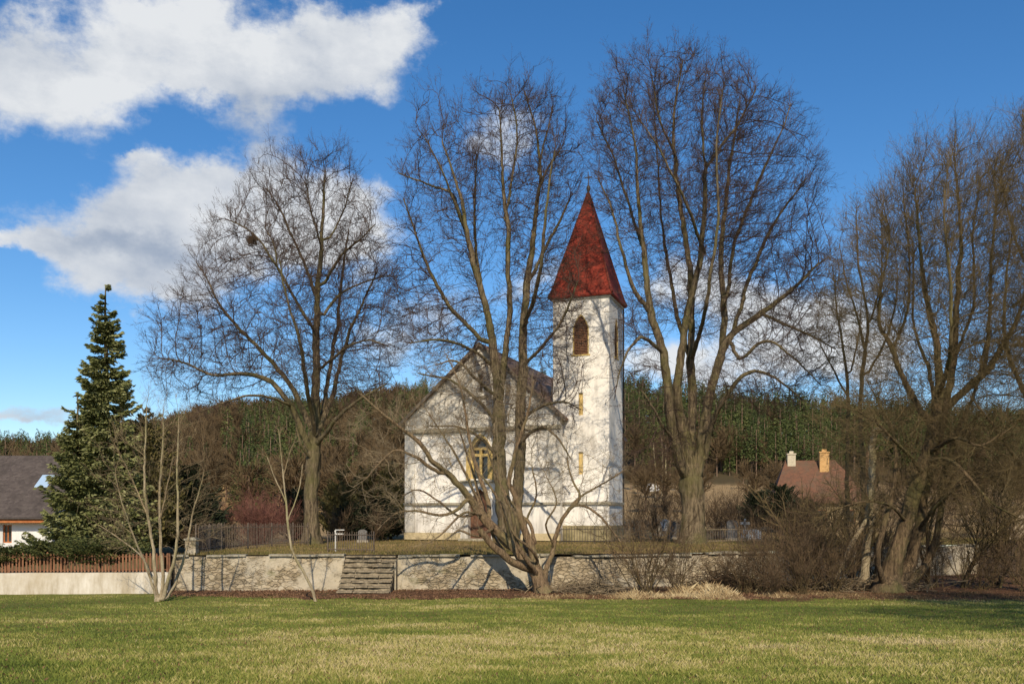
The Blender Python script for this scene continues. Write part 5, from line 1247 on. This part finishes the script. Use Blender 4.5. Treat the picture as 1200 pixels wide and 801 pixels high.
def tpl_broad(rng, n, w=.0048):
    zt = rng.uniform(.22, .62, n); a = rng.rand(n) * 6.283; el_ = rng.uniform(.35, 1.3, n); L = rng.uniform(.12, .36, n)
    k = n // 5
    S = np.stack([0 * zt, 0 * zt, zt], -1); d = np.stack([np.cos(a) * np.cos(el_), np.sin(a) * np.cos(el_), np.sin(el_)], -1); E = S + d * L[:, None]
    A = [S[:k]]; B = [E[:k]]; Wd = [np.full(k, w * 1.6)]
    j = rng.randint(0, k, n * 2); f = rng.uniform(.25, 1, (n * 2, 1)); s2 = S[j] * (1 - f) + E[j] * f; d2 = unit(d[j] + rng.normal(size=(n * 2, 3)) * .6 + np.array([0, 0, .3])); e2 = s2 + d2 * rng.uniform(.05, .17, (n * 2, 1))
    A.append(s2); B.append(e2); Wd.append(np.full(n * 2, w))
    A, B, Wd = map(np.concatenate, (A, B, Wd)); V, f = prisms(A, B, Wd, Wd * .5, 3); return V, f, np.full(len(V), .5)
rng = np.random.RandomState(77)
TP_spr = [tpl_conifer(rng, 750, .1, .17, sz=.032) for _ in range(7)]; TP_pin = [tpl_conifer(rng, 700, .38, .17, .45, .034) for _ in range(7)]; TP_brd = [tpl_broad(rng, 210) for _ in range(5)]
trk = tpl_trunk(.9, .011); btrk = tpl_trunk(.6, .012)
M_for = needles('forest_needles', (.022, .034, .009), (.065, .085, .022), (.14, .15, .048))
M_ftr = simple('forest_trunks', (.12, .075, .05), (.28, .19, .13), .6, bump=0)
Mx = Mat('forest_twigs', .9, .1); at = Mx.n('ShaderNodeAttribute', attribute_name='tint'); Mx.color(Mx.ramp(at.outputs['Fac'], [(0, (.040, .030, .016)), (.5, (.095, .066, .035)), (1, (.16, .108, .058))])); M_ftw = Mx.m
def skyl(px): return np.interp(px, SKX, SKY)
cand = []
for D in np.arange(128, 352, 4.6):
    w0, w1 = -.72, .72; nn_ = int((w1 - w0) * D / 5.2)
    u = (np.arange(nn_) + rng.rand(nn_)) / nn_ * (w1 - w0) + w0
    for q in u: cand.append((q, D + rng.uniform(-2.2, 2.2)))
spr, pin, brd, tr = [], [], [], []; edge_pine, edge_birch, edge_spruce, edge_broad = [], [], [], []
for q, D in cand:
    px = 600 + q * F; X = q * D; z = float(z_back(np.array(X), np.array(D))); k = fbm(np.array(X * .03 + 3), np.array(D * .03 + 7), 3); r_ = rng.rand()
    if 475 < px < 722 and D < 318 and not (px < 500): continue          # hidden behind the church
    right = px > 640 + (rng.rand() - .5) * 40
    if right:
        if D < 240 + 60 * (k - .36): continue
        h = rng.uniform(13, 20) * (1 if D > 262 else .85)
        if D < 262: (edge_pine if r_ < .5 else edge_spruce if r_ < .68 else edge_broad).append((X, D, z, h)); continue
        (pin if r_ < .6 else spr if r_ < .86 else brd).append((X, D, z, h))
    else:
        if D < 150: 
            if r_ > .5: continue
        green = (262 < px < 372 and D < 225 and k > .36 and r_ < .8) or (k > .53 and r_ < .6) or (px > 480 and r_ < .6) or (px < 60 and r_ < .35)
        h = rng.uniform(10, 15)
        if D < 163: (edge_spruce if green and len(edge_spruce) < 60 else edge_broad).append((X, D, z, h)); continue
        if green: (spr if rng.rand() < .6 else pin).append((X, D, z, h))
        elif r_ < .97: brd.append((X, D, z, h * .95))
        else: spr.append((X, D, z, h * .85))
for i in range(75):                                   # scrub and small trees on the slope between the houses and the wood
    px = rng.uniform(738, 1290); D = rng.uniform(105, 240); X = (px - 600) / F * D
    edge_broad.append((X, D, float(z_back(np.array(X), np.array(D))) - .3, rng.uniform(4.5, 9)))
def forest(name, label, cat, places, tps, matc, trunk, matt, seed):
    rng = np.random.RandomState(seed); Vs, Fs, Ts, n = [], [], [], 0; tv, tf, tn = [], [], 0
    for X, Y, z, h in places:
        V, f, t = tps[rng.randint(len(tps))]; a = rng.rand() * 6.283; c, s = math.cos(a), math.sin(a); w = rng.uniform(.85, 1.2)
        M3 = np.array([[c * w, -s * w, 0], [s * w, c * w, 0], [0, 0, 1]]).T * h
        Vs.append(V @ M3 + np.array([X, Y, z])); Fs.append(f + n); n += len(V); Ts.append(np.clip(t + rng.normal() * .14, 0, 1))
        tv.append(trunk[0] * h + np.array([X, Y, z])); tf.append(trunk[1] + tn); tn += len(trunk[0])
    m = MB(); V = np.concatenate(Vs); m.add(V, np.concatenate(Fs)); T = np.concatenate(Ts)
    TV = np.concatenate(tv); m.add(TV, np.concatenate(tf), 1); T = np.concatenate([T, np.full(len(TV), .5)])
    return tag(m.build(name, [matc, matt], attr=T), label, cat, kind='stuff')
forest('spruce_wood', 'far dark green spruces covering the hills behind the church', 'forest', spr, TP_spr, M_for, trk, M_ftr, 1)
forest('pine_wood', 'far pines with bare reddish trunks on the hill', 'forest', pin, TP_pin, M_for, trk, M_ftr, 2)
forest('broadleaf_wood', 'leafless brown broadleaf wood covering the hillside on the left', 'forest', brd, TP_brd, M_ftw, btrk, M_ftr, 3)
def edge(name, label, cat, group, places, tps, matc, trunk, matt, seed):
    rng = np.random.RandomState(seed); protos = []
    for V, f, t in tps[:3]:
        m = MB(); m.add(V, f); oc = m.build('crown', matc, attr=t); m = MB(); m.add(*trunk); ot = m.build('trunk', matt); protos.append((oc, ot))
    used = set()
    for X, Y, z, h in places:
        i = rng.randint(len(protos)); root = thing(name, label, cat, (X, Y, z), rng.rand() * 6.28, group); root.scale = (h * rng.uniform(.9, 1.15),) * 2 + (h,)
        for o in protos[i]:
            c = o if i not in used else o.copy()
            if i in used: COL.objects.link(c)
            c.parent = root
        used.add(i)
    for i, p in enumerate(protos):
        if i not in used:
            for o in p: bpy.data.objects.remove(o)
edge('pine_tree', 'pine with a bare reddish trunk at the edge of the far wood', 'pine', 'pines along the edge of the far wood', edge_pine, TP_pin, M_for, trk, M_ftr, 5)
edge('spruce_tree', 'dark spruce at the edge of the far wood', 'spruce', 'spruces along the edge of the far wood', edge_spruce, TP_spr, M_for, trk, M_ftr, 6)
edge('broadleaf_tree', 'small leafless tree at the edge of the far wood', 'tree', 'leafless trees along the edge of the far wood', edge_broad[-290:], TP_brd, M_ftw, btrk, M_ftr, 7)
# pale birch like trunks right of the tower
for i, (px, h) in enumerate([(768, 9.5), (775, 10.5), (780, 9)]):
    t = Tree(150, 70 + i, .8); x, y = PD(px, 150.); zb = float(z_back(np.array(x), np.array(150.))); by = HY - zb / 150 * F
    k = F / 150
    t.limb([(px, by + 2, 0, 2.4), (px + 1, by - h * k * .5, 0, 1.9), (px - 1 + i, by - h * k, 0, .7)], True)
    t.envelope([(px, by - h * k * .72, 10, h * k * .3, 1.4, 0)], 120); t.grow(4, .7, 40, (0, 0, .3), .2).radii(.02)
    t.build('birch_tree', ['leftmost of three pale slender trunks on the slope right of the tower', 'middle and tallest of three pale slender trunks right of the tower', 'right one of three pale slender trunks by the stout lime tree'][i], 'birch', (M_pale, M_brush), 1.5, (.4, 1.2), .02, thick=.06)
